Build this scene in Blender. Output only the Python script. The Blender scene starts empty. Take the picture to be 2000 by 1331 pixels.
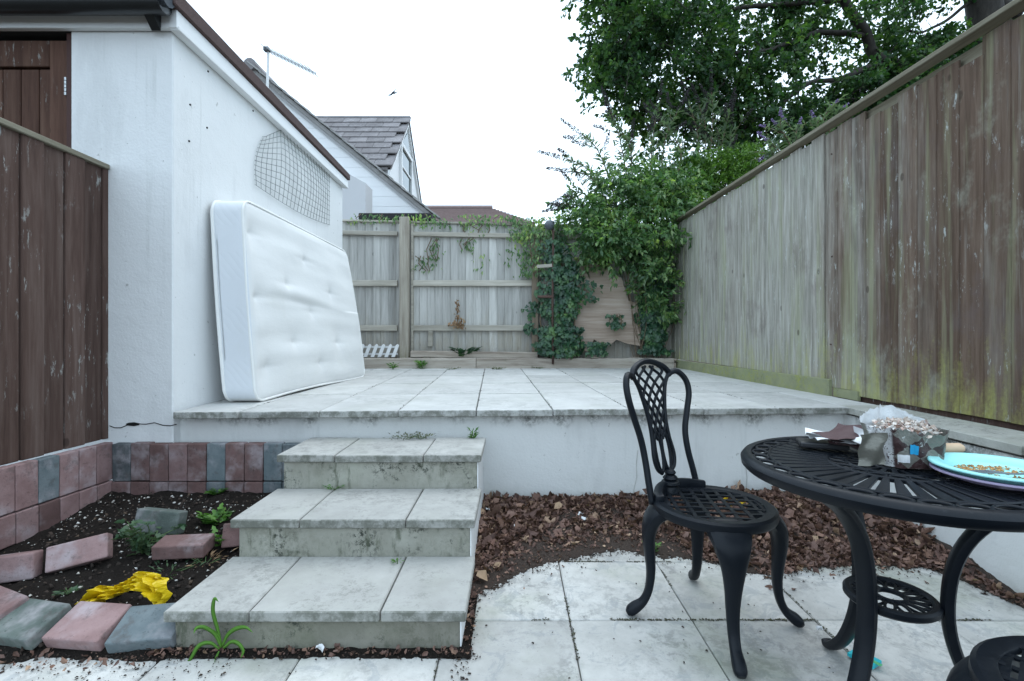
import bpy, bmesh, math, random
import numpy as np
from mathutils import Vector, Matrix, Euler, noise as mnoise

SC = bpy.context.scene
COL = SC.collection
R = math.radians
random.seed(7)
RNG = np.random.default_rng(11)

# ------------------------------------------------------------------ camera, sky, sun, exposure
CAM_Z = 1.07
F = 944.4            # focal length in photo pixels (17 mm on a 36 mm wide frame)
CX, CY = 1003.0, 650.0
cam_d = bpy.data.cameras.new('camera')
cam = bpy.data.objects.new('camera', cam_d)
COL.objects.link(cam)
cam.location = (0, 0, CAM_Z)
cam.rotation_euler = (R(90), 0, 0)
cam_d.lens = 17.0
cam_d.sensor_width = 36.0
cam_d.shift_x = -3.0 / 2000
cam_d.shift_y = -15.5 / 2000
cam_d.clip_start = 0.02
cam_d.clip_end = 2000
SC.camera = cam

SUN_AZ, SUN_EL = 35.0, 64.0      # direction the light comes from: azimuth clockwise from +Y, elevation
world = bpy.data.worlds.new('World')
SC.world = world
world.use_nodes = True
wn = world.node_tree
for n in list(wn.nodes):
    wn.nodes.remove(n)
w_out = wn.nodes.new('ShaderNodeOutputWorld')
w_bg = wn.nodes.new('ShaderNodeBackground')
w_sky = wn.nodes.new('ShaderNodeTexSky')
w_sky.sky_type = 'NISHITA'
w_sky.sun_disc = False
w_sky.sun_elevation = R(SUN_EL)
w_sky.sun_rotation = R(SUN_AZ)
w_sky.dust_density = 6.0
w_sc = wn.nodes.new('ShaderNodeVectorMath'); w_sc.operation = 'SCALE'; w_sc.inputs['Scale'].default_value = 0.1
w_mix = wn.nodes.new('ShaderNodeMix'); w_mix.data_type = 'RGBA'
w_mix.inputs[0].default_value = 0.93                       # closed white cloud over the blue
w_mix.inputs[7].default_value = (0.70, 0.87, 1.03, 1)
wn.links.new(w_sky.outputs[0], w_sc.inputs[0])
wn.links.new(w_sc.outputs[0], w_mix.inputs[6])
wn.links.new(w_mix.outputs[2], w_bg.inputs['Color'])
w_bg.inputs['Strength'].default_value = 1.0
wn.links.new(w_bg.outputs[0], w_out.inputs['Surface'])

sun_d = bpy.data.lights.new('sun', 'SUN')
sun_d.energy = 0.55
sun_d.angle = R(60)
sun_d.color = (1.0, 0.985, 0.96)
sun = bpy.data.objects.new('sun', sun_d)
COL.objects.link(sun)
_d = Vector((math.sin(R(SUN_AZ)) * math.cos(R(SUN_EL)), math.cos(R(SUN_AZ)) * math.cos(R(SUN_EL)), math.sin(R(SUN_EL))))
sun.rotation_euler = (-_d).to_track_quat('-Z', 'Y').to_euler()
sun.location = (3, 5, 12)

SC.view_settings.view_transform = 'Standard'
SC.view_settings.look = 'None'
SC.view_settings.exposure = 1.06
SC.view_settings.gamma = 1.0
SC.view_settings.use_curve_mapping = False
try:
    SC.cycles.max_bounces = 6
    SC.cycles.diffuse_bounces = 4
    SC.cycles.transparent_max_bounces = 6
    SC.cycles.use_denoising = True
except Exception:
    pass

# ------------------------------------------------------------------ helpers: measuring
def W(px, py, Y):
    """point at distance Y seen at photo position px, py"""
    return Vector(((px - CX) / F * Y, Y, CAM_Z - (py - CY) / F * Y))
def G(px, py, z=0.0):
    """point on the level z seen at photo position px, py"""
    Y = F * (CAM_Z - z) / (py - CY)
    return Vector(((px - CX) / F * Y, Y, z))

# ------------------------------------------------------------------ helpers: objects
def tag(o, label=None, cat=None, group=None, kind=None):
    if label: o['label'] = label
    if cat: o['category'] = cat
    if group: o['group'] = group
    if kind: o['kind'] = kind
    return o
def thing(name, label, cat, loc=(0, 0, 0), group=None):
    o = bpy.data.objects.new(name, None)
    COL.objects.link(o)
    o.location = loc
    o.empty_display_size = 0.1
    return tag(o, label, cat, group)
def base_of(o):
    v = Vector((0, 0, 0))
    while o is not None:
        v += Vector(o.location)
        o = o.parent
    return v
def link(name, me, mat, parent=None, loc=None, rot=None):
    """mesh object; loc is in world space"""
    o = bpy.data.objects.new(name, me)
    COL.objects.link(o)
    if mat is not None and not me.materials:
        me.materials.append(mat)
    if parent is not None:
        o.parent = parent
    if loc is not None:
        o.location = Vector(loc) - (base_of(parent) if parent is not None else Vector((0, 0, 0)))
    if rot is not None:
        o.rotation_euler = rot
    return o
def copy_tree(o, parent=None):
    c = o.copy()
    COL.objects.link(c)
    c.parent = parent
    for ch in list(o.children):
        copy_tree(ch, c)
    return c

class MB:
    """collects shapes in world coordinates, builds ONE mesh object"""
    def __init__(self):
        self.v = []; self.f = []
    def add(self, vs, fs):
        n = len(self.v)
        self.v += [tuple(p) for p in vs]
        self.f += [tuple(i + n for i in q) for q in fs]
        return self
    def box(self, c, s, rot=None, taper=None):
        hx, hy, hz = s[0] / 2, s[1] / 2, s[2] / 2
        vs = [Vector((x, y, z)) for z in (-hz, hz) for y in (-hy, hy) for x in (-hx, hx)]
        if rot is not None:
            m = rot if isinstance(rot, Matrix) else Euler(rot).to_matrix()
            vs = [m @ p for p in vs]
        c = Vector(c)
        return self.add([p + c for p in vs], [(0, 2, 3, 1), (4, 5, 7, 6), (0, 1, 5, 4), (2, 6, 7, 3), (0, 4, 6, 2), (1, 3, 7, 5)])
    def bar(self, a, b, w, h, up=(0, 0, 1)):
        a, b = Vector(a), Vector(b)
        d = (b - a); L = d.length; d.normalize()
        s = d.cross(Vector(up))
        if s.length < 1e-4: s = d.cross(Vector((1, 0, 0)))
        s.normalize(); u = s.cross(d)
        m = Matrix((d, s, u)).transposed()
        return self.box((a + b) / 2, (L, w, h), m)
    def tube(self, pts, r, seg=8, closed=False, cap=True, flat=None):
        pts = [Vector(p) for p in pts]
        n = len(pts)
        rs = r if isinstance(r, (list, tuple)) else [r] * n
        vs = []; fs = []
        prev = None
        for i, p in enumerate(pts):
            if closed: t = pts[(i + 1) % n] - pts[i - 1]
            else: t = pts[min(i + 1, n - 1)] - pts[max(i - 1, 0)]
            if t.length < 1e-9: t = Vector((0, 0, 1))
            t.normalize()
            if prev is None:
                a = Vector((0, 0, 1)) if abs(t.z) < 0.9 else Vector((1, 0, 0))
                s = t.cross(a).normalized()
            else:
                s = prev - t * prev.dot(t)
                s = s.normalized() if s.length > 1e-6 else t.orthogonal().normalized()
            prev = s
            u = t.cross(s)
            for k in range(seg):
                an = 2 * math.pi * k / seg
                vs.append(p + (s * math.cos(an) + u * math.sin(an)) * rs[i])
        m = n if closed else n - 1
        for i in range(m):
            j = (i + 1) % n
            for k in range(seg):
                k2 = (k + 1) % seg
                fs.append((i * seg + k, i * seg + k2, j * seg + k2, j * seg + k))
        if cap and not closed:
            fs.append(tuple(reversed(range(seg))))
            fs.append(tuple((n - 1) * seg + k for k in range(seg)))
        return self.add(vs, fs)
    def lathe(self, prof, c=(0, 0, 0), seg=32, closed_prof=False):
        c = Vector(c); n = len(prof); vs = []; fs = []
        for k in range(seg):
            a = 2 * math.pi * k / seg
            for r, z in prof:
                vs.append(c + Vector((r * math.cos(a), r * math.sin(a), z)))
        m = n if closed_prof else n - 1
        for k in range(seg):
            k2 = (k + 1) % seg
            for i in range(m):
                j = (i + 1) % n
                fs.append((k * n + i, k2 * n + i, k2 * n + j, k * n + j))
        return self.add(vs, fs)
    def loft(self, rings):
        """rings: lists of points of equal length, closed loops, capped"""
        n = len(rings[0]); vs = [p for r in rings for p in r]; fs = []
        for i in range(len(rings) - 1):
            for k in range(n):
                k2 = (k + 1) % n
                fs.append((i * n + k, i * n + k2, (i + 1) * n + k2, (i + 1) * n + k))
        fs.append(tuple(reversed(range(n))))
        fs.append(tuple((len(rings) - 1) * n + k for k in range(n)))
        return self.add(vs, fs)
    def prism(self, poly, off):
        """polygon (list of points) extruded by the vector off"""
        off = Vector(off); n = len(poly); p = [Vector(q) for q in poly]
        vs = p + [q + off for q in p]
        fs = [tuple(reversed(range(n))), tuple(range(n, 2 * n))]
        for k in range(n):
            k2 = (k + 1) % n
            fs.append((k, k2, n + k2, n + k))
        return self.add(vs, fs)
    def grid(self, fn, nu, nv):
        vs = [fn(i / nu, j / nv) for j in range(nv + 1) for i in range(nu + 1)]
        fs = [(j * (nu + 1) + i, j * (nu + 1) + i + 1, (j + 1) * (nu + 1) + i + 1, (j + 1) * (nu + 1) + i) for j in range(nv) for i in range(nu)]
        return self.add(vs, fs)
    def mesh(self, name, off=Vector((0, 0, 0)), smooth=False, bevel=0.0, bseg=1, fix=True):
        me = bpy.data.meshes.new(name)
        me.from_pydata([tuple(Vector(p) - off) for p in self.v], [], self.f)
        if fix or bevel:
            bm = bmesh.new(); bm.from_mesh(me)
            if fix: bmesh.ops.recalc_face_normals(bm, faces=bm.faces)
            if bevel:
                bmesh.ops.bevel(bm, geom=[e for e in bm.edges if len(e.link_faces) == 2 and e.calc_face_angle(0) > 0.6], offset=bevel, segments=bseg, affect='EDGES', profile=0.5)
            bm.to_mesh(me); bm.free()
        if smooth:
            me.polygons.foreach_set('use_smooth', [True] * len(me.polygons))
            if smooth == 'auto':
                me.set_sharp_from_angle(angle=R(40))
        me.update()
        return me
    def build(self, name, mat, parent=None, **k):
        off = base_of(parent) if parent is not None else Vector((0, 0, 0))
        me = self.mesh(name, off, **k)
        return link(name, me, mat, parent)
def box_mesh(name, s, bevel=0.0, wob=0.0, bseg=1):
    me = MB().box((0, 0, 0), s).mesh(name, bevel=bevel, bseg=bseg)
    return me
def jit(a): return random.uniform(-a, a)

# ------------------------------------------------------------------ helpers: materials
class NT:
    def __init__(self, name):
        self.m = bpy.data.materials.new(name); self.m.use_nodes = True
        self.t = self.m.node_tree; self.n = self.t.nodes; self.l = self.t.links
        self.b = self.n['Principled BSDF']
        self._obj = None
    def new(self, t): return self.n.new(t)
    def put(self, sock, v):
        if hasattr(v, 'node'): self.l.new(v, sock)
        elif isinstance(v, (tuple, list)) and len(v) == 3 and sock.type == 'RGBA': sock.default_value = (*v, 1)
        else: sock.default_value = v
    def rnd(self): return self.new('ShaderNodeObjectInfo').outputs['Random']
    def island(self): return self.new('ShaderNodeNewGeometry').outputs['Random Per Island']
    def pos(self): return self.new('ShaderNodeNewGeometry').outputs['Position']
    def sep(self, v):
        n = self.new('ShaderNodeSeparateXYZ'); self.put(n.inputs[0], v); return n.outputs
    def obj(self):
        """object coordinates shifted by a per-object random amount"""
        if self._obj is None:
            c = self.new('ShaderNodeTexCoord').outputs['Object']
            m = self.vm('SCALE', (13.7, 7.3, 9.1), self.math('MULTIPLY', self.rnd(), 5.0))
            self._obj = self.vm('ADD', c, m)
        return self._obj
    def vm(self, op, a, b=None):
        n = self.new('ShaderNodeVectorMath'); n.operation = op
        self.put(n.inputs[0], a)
        if op == 'SCALE': self.put(n.inputs['Scale'], b)
        elif b is not None: self.put(n.inputs[1], b)
        return n.outputs[0]
    def math(self, op, a, b=None, c=None, clamp=False):
        n = self.new('ShaderNodeMath'); n.operation = op; n.use_clamp = clamp
        self.put(n.inputs[0], a)
        if b is not None: self.put(n.inputs[1], b)
        if c is not None: self.put(n.inputs[2], c)
        return n.outputs[0]
    def noise(self, vec, scale=5, detail=4, rough=0.55, stretch=None, dist=0.0):
        if stretch: vec = self.vm('MULTIPLY', vec, stretch)
        n = self.new('ShaderNodeTexNoise')
        self.put(n.inputs['Vector'], vec)
        n.inputs['Scale'].default_value = scale; n.inputs['Detail'].default_value = detail
        n.inputs['Roughness'].default_value = rough; n.inputs['Distortion'].default_value = dist
        return n.outputs[0]
    def voro(self, vec, scale=5, feat='F1'):
        n = self.new('ShaderNodeTexVoronoi'); n.feature = feat
        self.put(n.inputs['Vector'], vec); n.inputs['Scale'].default_value = scale
        return n.outputs
    def ramp(self, fac, stops):
        n = self.new('ShaderNodeValToRGB'); self.put(n.inputs[0], fac)
        e = n.color_ramp.elements
        while len(e) < len(stops): e.new(0.5)
        for k, (p, c) in enumerate(stops):
            e[k].position = p
            e[k].color = (c, c, c, 1) if isinstance(c, (int, float)) else (*c, 1)
        return n.outputs[0]
    def step(self, fac, a, b): 
        n = self.new('ShaderNodeMapRange'); n.interpolation_type = 'SMOOTHSTEP'
        self.put(n.inputs[0], fac); n.inputs[1].default_value = a; n.inputs[2].default_value = b
        return n.outputs[0]
    def mix(self, fac, a, b, mode='MIX'):
        n = self.new('ShaderNodeMix'); n.data_type = 'RGBA'; n.blend_type = mode
        self.put(n.inputs[0], fac); self.put(n.inputs[6], a); self.put(n.inputs[7], b)
        return n.outputs[2]
    def bright(self, col, fac):
        n = self.new('ShaderNodeVectorMath'); n.operation = 'SCALE'
        self.put(n.inputs[0], col); self.put(n.inputs['Scale'], fac)
        return n.outputs[0]
    def bump(self, h, strength=0.3, dist=0.01):
        n = self.new('ShaderNodeBump'); n.inputs['Strength'].default_value = strength; n.inputs['Distance'].default_value = dist
        self.put(n.inputs['Height'], h); self.l.new(n.outputs[0], self.b.inputs['Normal'])
    def done(self, col, rough=0.8, spec=0.3, **k):
        self.put(self.b.inputs['Base Color'], col)
        self.put(self.b.inputs['Roughness'], rough)
        self.put(self.b.inputs['Specular IOR Level'], spec)
        for kk, v in k.items(): self.put(self.b.inputs[kk.replace('_', ' ')], v)
        return self.m

def m_plain(name, col, rough=0.7, spec=0.3, var=0.15, scale=8, bump=0.15, bscale=40, bdist=0.004, **k):
    t = NT(name); o = t.obj()
    f = t.noise(o, scale, 5)
    c = t.mix(f, tuple(x * (1 - var) for x in col), tuple(min(1, x * (1 + var)) for x in col))
    c = t.bright(c, t.math('ADD', 1 - var * 0.5, t.math('MULTIPLY', t.rnd(), var)))
    if bump: t.bump(t.noise(o, bscale, 4), bump, bdist)
    return t.done(c, rough, spec, **k)

def m_wood(name, c_dark, c_mid, c_light, algae=None, zc=0.0, zw=0.5, flake=0.0, knots=True, grain=(34, 34, 2.2), bump=0.5, var=0.3, extra=None, rough=0.85):
    t = NT(name); o = t.obj(); p = t.pos()
    g = t.noise(o, 1.0, 6, 0.65, grain, 0.4)
    big = t.noise(o, 1.0, 3, 0.5, tuple(x * 0.18 for x in grain))
    f = t.math('ADD', t.math('MULTIPLY', g, 0.6), t.math('MULTIPLY', big, 0.4))
    c = t.ramp(f, [(0.33, c_dark), (0.5, c_mid), (0.68, c_light)])
    c = t.bright(c, t.math('ADD', 1 - var / 2, t.math('MULTIPLY', t.rnd(), var)))
    if extra: c = extra(t, c, o, p, g)
    if knots:
        v = t.voro(t.vm('MULTIPLY', o, (grain[0] * 0.15, grain[1] * 0.15, max(grain[2], 1.0) * 1.3)), 1.0)[0]
        c = t.mix(t.math('MULTIPLY', t.step(v, 0.085, 0.05), 0.6), c, tuple(x * 0.5 for x in c_dark))
    if flake:
        fl = t.noise(o, 1.0, 7, 0.75, (grain[0] * 1.2, grain[1] * 1.2, grain[2] * 4.5))
        fl2 = t.noise(o, 2.2, 2, 0.5)
        k = t.math('MULTIPLY', t.step(fl, 0.57, 0.65), t.step(fl2, 0.46, 0.60))
        c = t.mix(t.math('MULTIPLY', k, flake), c, (0.42, 0.44, 0.42))
    if algae:
        z = t.sep(p)[2]
        k = t.math('SUBTRACT', zc + zw, z)
        k = t.math('DIVIDE', k, zw)
        k = t.math('ADD', k, t.math('MULTIPLY', t.math('SUBTRACT', t.noise(p, 1.0, 5, 0.6, (16, 16, 2.6)), 0.5), 2.6))
        k = t.math('ADD', k, t.math('MULTIPLY', t.math('SUBTRACT', t.noise(p, 60, 4, 0.7), 0.5), 0.9))
        c = t.mix(t.math('MULTIPLY', t.step(k, 0.25, 1.35), 0.66), c, t.mix(g, tuple(x * 0.75 for x in algae), algae))
    t.bump(t.math('ADD', g, t.math('MULTIPLY', big, 0.6)), bump, 0.006)
    return t.done(c, rough, 0.25)

def m_concrete(name, c1, c2, stain=(0.2, 0.2, 0.19), stain_amt=0.5, green=0.0, mould=0.0, var=0.12, bump=0.35, edge=0.0, streak=0, wear=0):
    t = NT(name); o = t.obj(); p = t.pos()
    f = t.noise(o, 5, 7, 0.65)
    c = t.mix(t.ramp(f, [(0.3, 0.0), (0.7, 1.0)]), c1, c2)
    blot = t.noise(o, 19, 9, 0.78, dist=0.3)
    area = t.noise(o, 2.2, 3)
    k = t.math('MULTIPLY', t.step(blot, 0.46, 0.60), t.step(area, 0.40, 0.64))
    c = t.mix(t.math('MULTIPLY', k, stain_amt), c, stain)
    if wear:                                               # worn skin showing the greyer core in ragged patches
        wn_ = t.noise(o, 7.5, 10, 0.82, dist=0.8)
        c = t.mix(t.math('MULTIPLY', t.step(wn_, 0.53, 0.57), 0.55), c, (0.31, 0.325, 0.33))
    fine = t.noise(o, 90, 4, 0.7)
    c = t.mix(t.math('MULTIPLY', t.step(fine, 0.60, 0.72), 0.35), c, tuple(x * 0.5 for x in c1))
    if green:
        c = t.mix(t.math('MULTIPLY', t.step(t.noise(p, 2.0, 4), 0.48, 0.7), green), c, (0.22, 0.25, 0.15))
    if mould:
        a = t.noise(p, 52, 8, 0.78); b2 = t.noise(p, 5.5, 5, 0.65)
        k = t.math('MULTIPLY', t.step(a, 0.50, 0.58), t.step(b2, 0.45, 0.62))
        c = t.mix(t.math('MULTIPLY', k, mould), c, (0.045, 0.05, 0.04))
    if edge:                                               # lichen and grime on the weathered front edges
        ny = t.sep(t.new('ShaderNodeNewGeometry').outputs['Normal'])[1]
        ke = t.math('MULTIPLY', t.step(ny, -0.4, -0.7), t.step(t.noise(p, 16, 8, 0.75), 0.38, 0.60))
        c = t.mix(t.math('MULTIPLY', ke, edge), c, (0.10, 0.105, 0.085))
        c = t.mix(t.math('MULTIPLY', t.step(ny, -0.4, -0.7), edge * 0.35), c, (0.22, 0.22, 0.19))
    if streak:
        sv = t.noise(p, 1.0, 7, 0.7, (26, 26, 6))
        c = t.mix(t.math('MULTIPLY', t.math('MULTIPLY', t.step(sv, 0.52, 0.66), t.step(t.noise(p, 3.2, 3), 0.42, 0.58)), 0.75), c, (0.075, 0.085, 0.055))
    c = t.bright(c, t.math('ADD', 1 - var / 2, t.math('MULTIPLY', t.rnd(), var)))
    t.bump(t.math('ADD', t.noise(o, 60, 6, 0.7), f), bump, 0.004)
    return t.done(c, 0.88, 0.25)

def m_leaf(name, cols, rough=0.5, trans=0.25, spec=0.35, tone=0.0):
    t = NT(name)
    r = t.island()
    c = t.ramp(r, [(i / max(1, len(cols) - 1), k) for i, k in enumerate(cols)])
    if tone:                                             # young and old growth in patches
        nz = t.noise(t.pos(), tone, 3, 0.6)
        c = t.mix(t.step(nz, 0.50, 0.72), c, t.mix(1.0, c, (2.1, 1.75, 1.15), 'MULTIPLY'))
        c = t.mix(t.step(nz, 0.48, 0.30), c, t.mix(1.0, c, (0.55, 0.62, 0.75), 'MULTIPLY'))
    t.put(t.b.inputs['Base Color'], c)
    t.put(t.b.inputs['Roughness'], rough); t.put(t.b.inputs['Specular IOR Level'], spec)
    if trans:
        tr = t.new('ShaderNodeBsdfTranslucent'); t.put(tr.inputs[0], t.mix(1.0, c, (1.0, 1.25, 0.5), 'MULTIPLY'))
        mx = t.new('ShaderNodeMixShader'); mx.inputs[0].default_value = trans
        t.l.new(t.b.outputs[0], mx.inputs[1]); t.l.new(tr.outputs[0], mx.inputs[2])
        t.l.new(mx.outputs[0], t.n['Material Output'].inputs['Surface'])
    return t.m

# ------------------------------------------------------------------ materials
def _right_extra(t, c, o, p, g):
    y = t.sep(p)[1]; rn = t.rnd()
    k = t.math('ADD', t.step(y, 2.35, 3.9), t.math('MULTIPLY', t.math('SUBTRACT', t.noise(p, 1.0, 5, 0.65, (4, 4, 0.9)), 0.5), 1.3))
    k = t.math('ADD', k, t.math('MULTIPLY', t.math('SUBTRACT', t.math('FRACT', t.math('MULTIPLY', rn, 7.3)), 0.5), 0.40))
    grey = t.ramp(g, [(0.34, (0.24, 0.235, 0.205)), (0.5, (0.36, 0.355, 0.315)), (0.66, (0.50, 0.495, 0.45))])
    c = t.mix(t.math('MULTIPLY', t.step(k, 0.15, 0.95), 0.85), c, grey)
    # patches of weathering that run across boards
    pb = t.noise(p, 1.0, 6, 0.7, (2.4, 2.4, 1.5))
    c = t.mix(t.math('MULTIPLY', t.step(pb, 0.52, 0.68), 0.5), c, (0.36, 0.37, 0.30))
    c = t.mix(t.math('MULTIPLY', t.step(pb, 0.47, 0.33), 0.45), c, (0.135, 0.105, 0.10))
    run = t.noise(p, 1.0, 5, 0.6, (11, 11, 0.55))
    c = t.mix(t.math('MULTIPLY', t.step(run, 0.50, 0.68), 0.5), c, (0.30, 0.32, 0.19))
    pale = t.noise(o, 1.0, 6, 0.7, (46, 46, 1.1))
    c = t.mix(t.math('MULTIPLY', t.step(pale, 0.58, 0.70), 0.32), c, (0.34, 0.34, 0.31))
    dark = t.noise(o, 1.0, 6, 0.7, (30, 30, 0.9))
    c = t.mix(t.math('MULTIPLY', t.step(dark, 0.58, 0.72), 0.38), c, (0.06, 0.048, 0.042))
    return c
M = {}
M['fence_right'] = m_wood('fence_right', (0.066, 0.042, 0.029), (0.125, 0.083, 0.060), (0.20, 0.148, 0.112), algae=(0.44, 0.45, 0.13), zc=0.54, zw=0.62, flake=0.9, var=0.3, extra=_right_extra)
M['fence_left'] = m_wood('fence_left', (0.045, 0.026, 0.020), (0.086, 0.053, 0.043), (0.135, 0.095, 0.080), flake=0.7, var=0.35)
M['fence_back'] = m_wood('fence_back', (0.30, 0.295, 0.275), (0.47, 0.465, 0.44), (0.60, 0.595, 0.57), algae=(0.42, 0.375, 0.29), zc=0.80, zw=0.75, var=0.45, bump=0.4)
M['rail'] = m_wood('rail', (0.26, 0.24, 0.20), (0.40, 0.375, 0.32), (0.52, 0.49, 0.43), grain=(2.2, 34, 34), knots=False)
M['cap_rail'] = m_wood('cap_rail', (0.13, 0.115, 0.08), (0.21, 0.19, 0.14), (0.30, 0.28, 0.22), grain=(30, 2.2, 30), knots=False)
M['post'] = m_wood('post', (0.16, 0.13, 0.10), (0.31, 0.28, 0.235), (0.45, 0.42, 0.35), algae=(0.33, 0.31, 0.15), zc=0.7, zw=0.35)
M['brown_post'] = m_wood('brown_post', (0.13, 0.10, 0.075), (0.22, 0.175, 0.13), (0.30, 0.25, 0.19))
M['sleeper'] = m_wood('sleeper', (0.20, 0.165, 0.135), (0.38, 0.335, 0.285), (0.50, 0.46, 0.41), grain=(2.0, 26, 26), bump=0.8, var=0.2)
M['plywood'] = m_wood('plywood', (0.20, 0.145, 0.11), (0.36, 0.285, 0.23), (0.48, 0.405, 0.345), grain=(2.4, 20, 30), bump=0.4, knots=True)
M['door_wood'] = m_wood('door_wood', (0.048, 0.023, 0.016), (0.092, 0.047, 0.033), (0.14, 0.08, 0.056), flake=0.6)
M['door_frame'] = m_plain('door_frame', (0.05, 0.018, 0.014), 0.6)
M['dark_soil'] = None

def _m_render(name, base, stain_z=None, blue=0.0):
    t = NT(name); p = t.pos()
    f = t.noise(p, 1.6, 5, 0.6)
    c = t.mix(f, tuple(x * 0.90 for x in base), base)
    st = t.noise(p, 1.0, 6, 0.65, (5, 5, 1.1))
    c = t.mix(t.math('MULTIPLY', t.step(st, 0.52, 0.74), 0.34), c, tuple(x * 0.66 for x in base))
    run = t.noise(p, 1.0, 6, 0.7, (14, 14, 0.7))
    c = t.mix(t.math('MULTIPLY', t.math('MULTIPLY', t.step(run, 0.55, 0.68), t.step(t.noise(p, 1.3, 3), 0.42, 0.6)), 0.28), c, (0.42, 0.44, 0.42))
    spk = t.noise(p, 24, 3, 0.6)
    c = t.mix(t.math('MULTIPLY', t.step(spk, 0.70, 0.74), 0.5), c, (0.25, 0.25, 0.23))
    fine = t.noise(p, 55, 5, 0.7)
    c = t.mix(t.math('MULTIPLY', t.step(fine, 0.60, 0.74), 0.18), c, tuple(x * 0.6 for x in base))
    z = t.sep(p)[2]
    if stain_z is not None:
        top, depth = stain_z
        k = t.math('DIVIDE', t.math('SUBTRACT', z, top - depth), depth)       # 1 just below the coping
        k = t.math('ADD', k, t.math('MULTIPLY', t.math('SUBTRACT', t.noise(p, 1.0, 5, 0.6, (4.5, 4.5, 2.5)), 0.50), 3.4))
        k2 = t.noise(p, 42, 8, 0.75)
        dirt = t.math('MULTIPLY', t.step(k, 0.35, 1.3), t.step(k2, 0.36, 0.58))
        c = t.mix(t.math('MULTIPLY', dirt, 0.9), c, (0.06, 0.062, 0.05))
        low = t.math('ADD', t.math('DIVIDE', t.math('SUBTRACT', 0.30, z), 0.30), t.math('MULTIPLY', t.math('SUBTRACT', t.noise(p, 6, 4), 0.5), 1.4))
        c = t.mix(t.math('MULTIPLY', t.step(low, 0.3, 1.2), 0.35), c, (0.40, 0.41, 0.34))
    t.bump(t.math('ADD', t.noise(p, 70, 5, 0.65), t.math('MULTIPLY', t.noise(p, 9, 4), 2.2)), 0.32, 0.008)
    return t.done(c, 0.85, 0.25)
M['render'] = _m_render('white_render', (0.79, 0.80, 0.80))
M['render_low'] = _m_render('retaining_render', (0.72, 0.725, 0.71), (0.585, 0.11))
M['white_paint'] = m_plain('white_paint', (0.76, 0.77, 0.77), 0.45, 0.4, 0.05, 3, 0.05)
M['grey_wall'] = m_plain('grey_wall', (0.55, 0.55, 0.56), 0.85, 0.2, 0.05, 2)
M['brown_trim'] = m_plain('brown_trim', (0.085, 0.052, 0.048), 0.75, 0.3, 0.25, 30, 0.5, 120)
M['gutter'] = m_plain('gutter', (0.012, 0.014, 0.016), 0.35, 0.5, 0.2)
M['roof_felt'] = m_plain('roof_felt', (0.03, 0.03, 0.032), 0.9)
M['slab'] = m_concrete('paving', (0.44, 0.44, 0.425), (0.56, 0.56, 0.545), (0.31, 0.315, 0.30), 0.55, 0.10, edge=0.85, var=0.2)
M['slab_low'] = m_concrete('paving_low', (0.385, 0.38, 0.36), (0.56, 0.555, 0.53), (0.25, 0.25, 0.24), 0.8, 0.38, 0.15, wear=1, var=0.22)
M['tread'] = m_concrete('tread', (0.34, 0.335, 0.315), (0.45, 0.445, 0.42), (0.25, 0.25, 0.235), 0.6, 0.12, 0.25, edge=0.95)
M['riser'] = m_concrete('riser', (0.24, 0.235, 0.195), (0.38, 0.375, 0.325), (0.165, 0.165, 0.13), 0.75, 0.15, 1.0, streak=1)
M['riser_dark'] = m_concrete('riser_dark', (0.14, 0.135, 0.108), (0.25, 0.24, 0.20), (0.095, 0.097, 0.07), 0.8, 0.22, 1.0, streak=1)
M['gravel_board'] = m_concrete('gravel_board', (0.19, 0.20, 0.13), (0.30, 0.31, 0.18), (0.28, 0.30, 0.07), 0.8, 0.5, 0.3)
M['coping'] = m_concrete('coping', (0.34, 0.34, 0.31), (0.48, 0.48, 0.44), (0.20, 0.20, 0.16), 0.6, 0.35, 0.5)

def _m_brick(name, a, b, dirt=0.5):
    t = NT(name); o = t.obj()
    f = t.noise(o, 9, 6, 0.6)
    c = t.mix(t.ramp(f, [(0.3, 0.0), (0.7, 1.0)]), a, b)
    bl = t.noise(o, 6, 4, 0.6)
    c = t.mix(t.math('MULTIPLY', t.step(bl, 0.48, 0.72), 0.55), c, (0.46, 0.42, 0.44))
    c = t.mix(t.math('MULTIPLY', t.step(t.noise(o, 14, 6, 0.7), 0.54, 0.66), 0.45), c, (0.09, 0.075, 0.07))     # lime bloom
    c = t.mix(t.math('MULTIPLY', t.step(t.noise(o, 60, 4, 0.7), 0.58, 0.7), dirt), c, tuple(x * 0.5 for x in a))
    c = t.bright(c, t.math('ADD', 0.85, t.math('MULTIPLY', t.rnd(), 0.3)))
    t.bump(t.math('ADD', t.noise(o, 120, 5, 0.7), t.math('MULTIPLY', t.noise(o, 22, 4), 1.5)), 0.55, 0.004)
    return t.done(c, 0.9, 0.2)
M['brick_pink'] = _m_brick('brick_pink', (0.20, 0.12, 0.115), (0.32, 0.215, 0.21))
M['brick_red'] = _m_brick('brick_red', (0.115, 0.067, 0.062), (0.19, 0.118, 0.112))
M['brick_grey'] = _m_brick('brick_grey', (0.095, 0.12, 0.13), (0.17, 0.20, 0.21))
M['brick_dark'] = _m_brick('brick_dark', (0.05, 0.058, 0.062), (0.10, 0.11, 0.115))
M['brick_green'] = _m_brick('brick_green', (0.075, 0.095, 0.085), (0.15, 0.175, 0.16))

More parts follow.
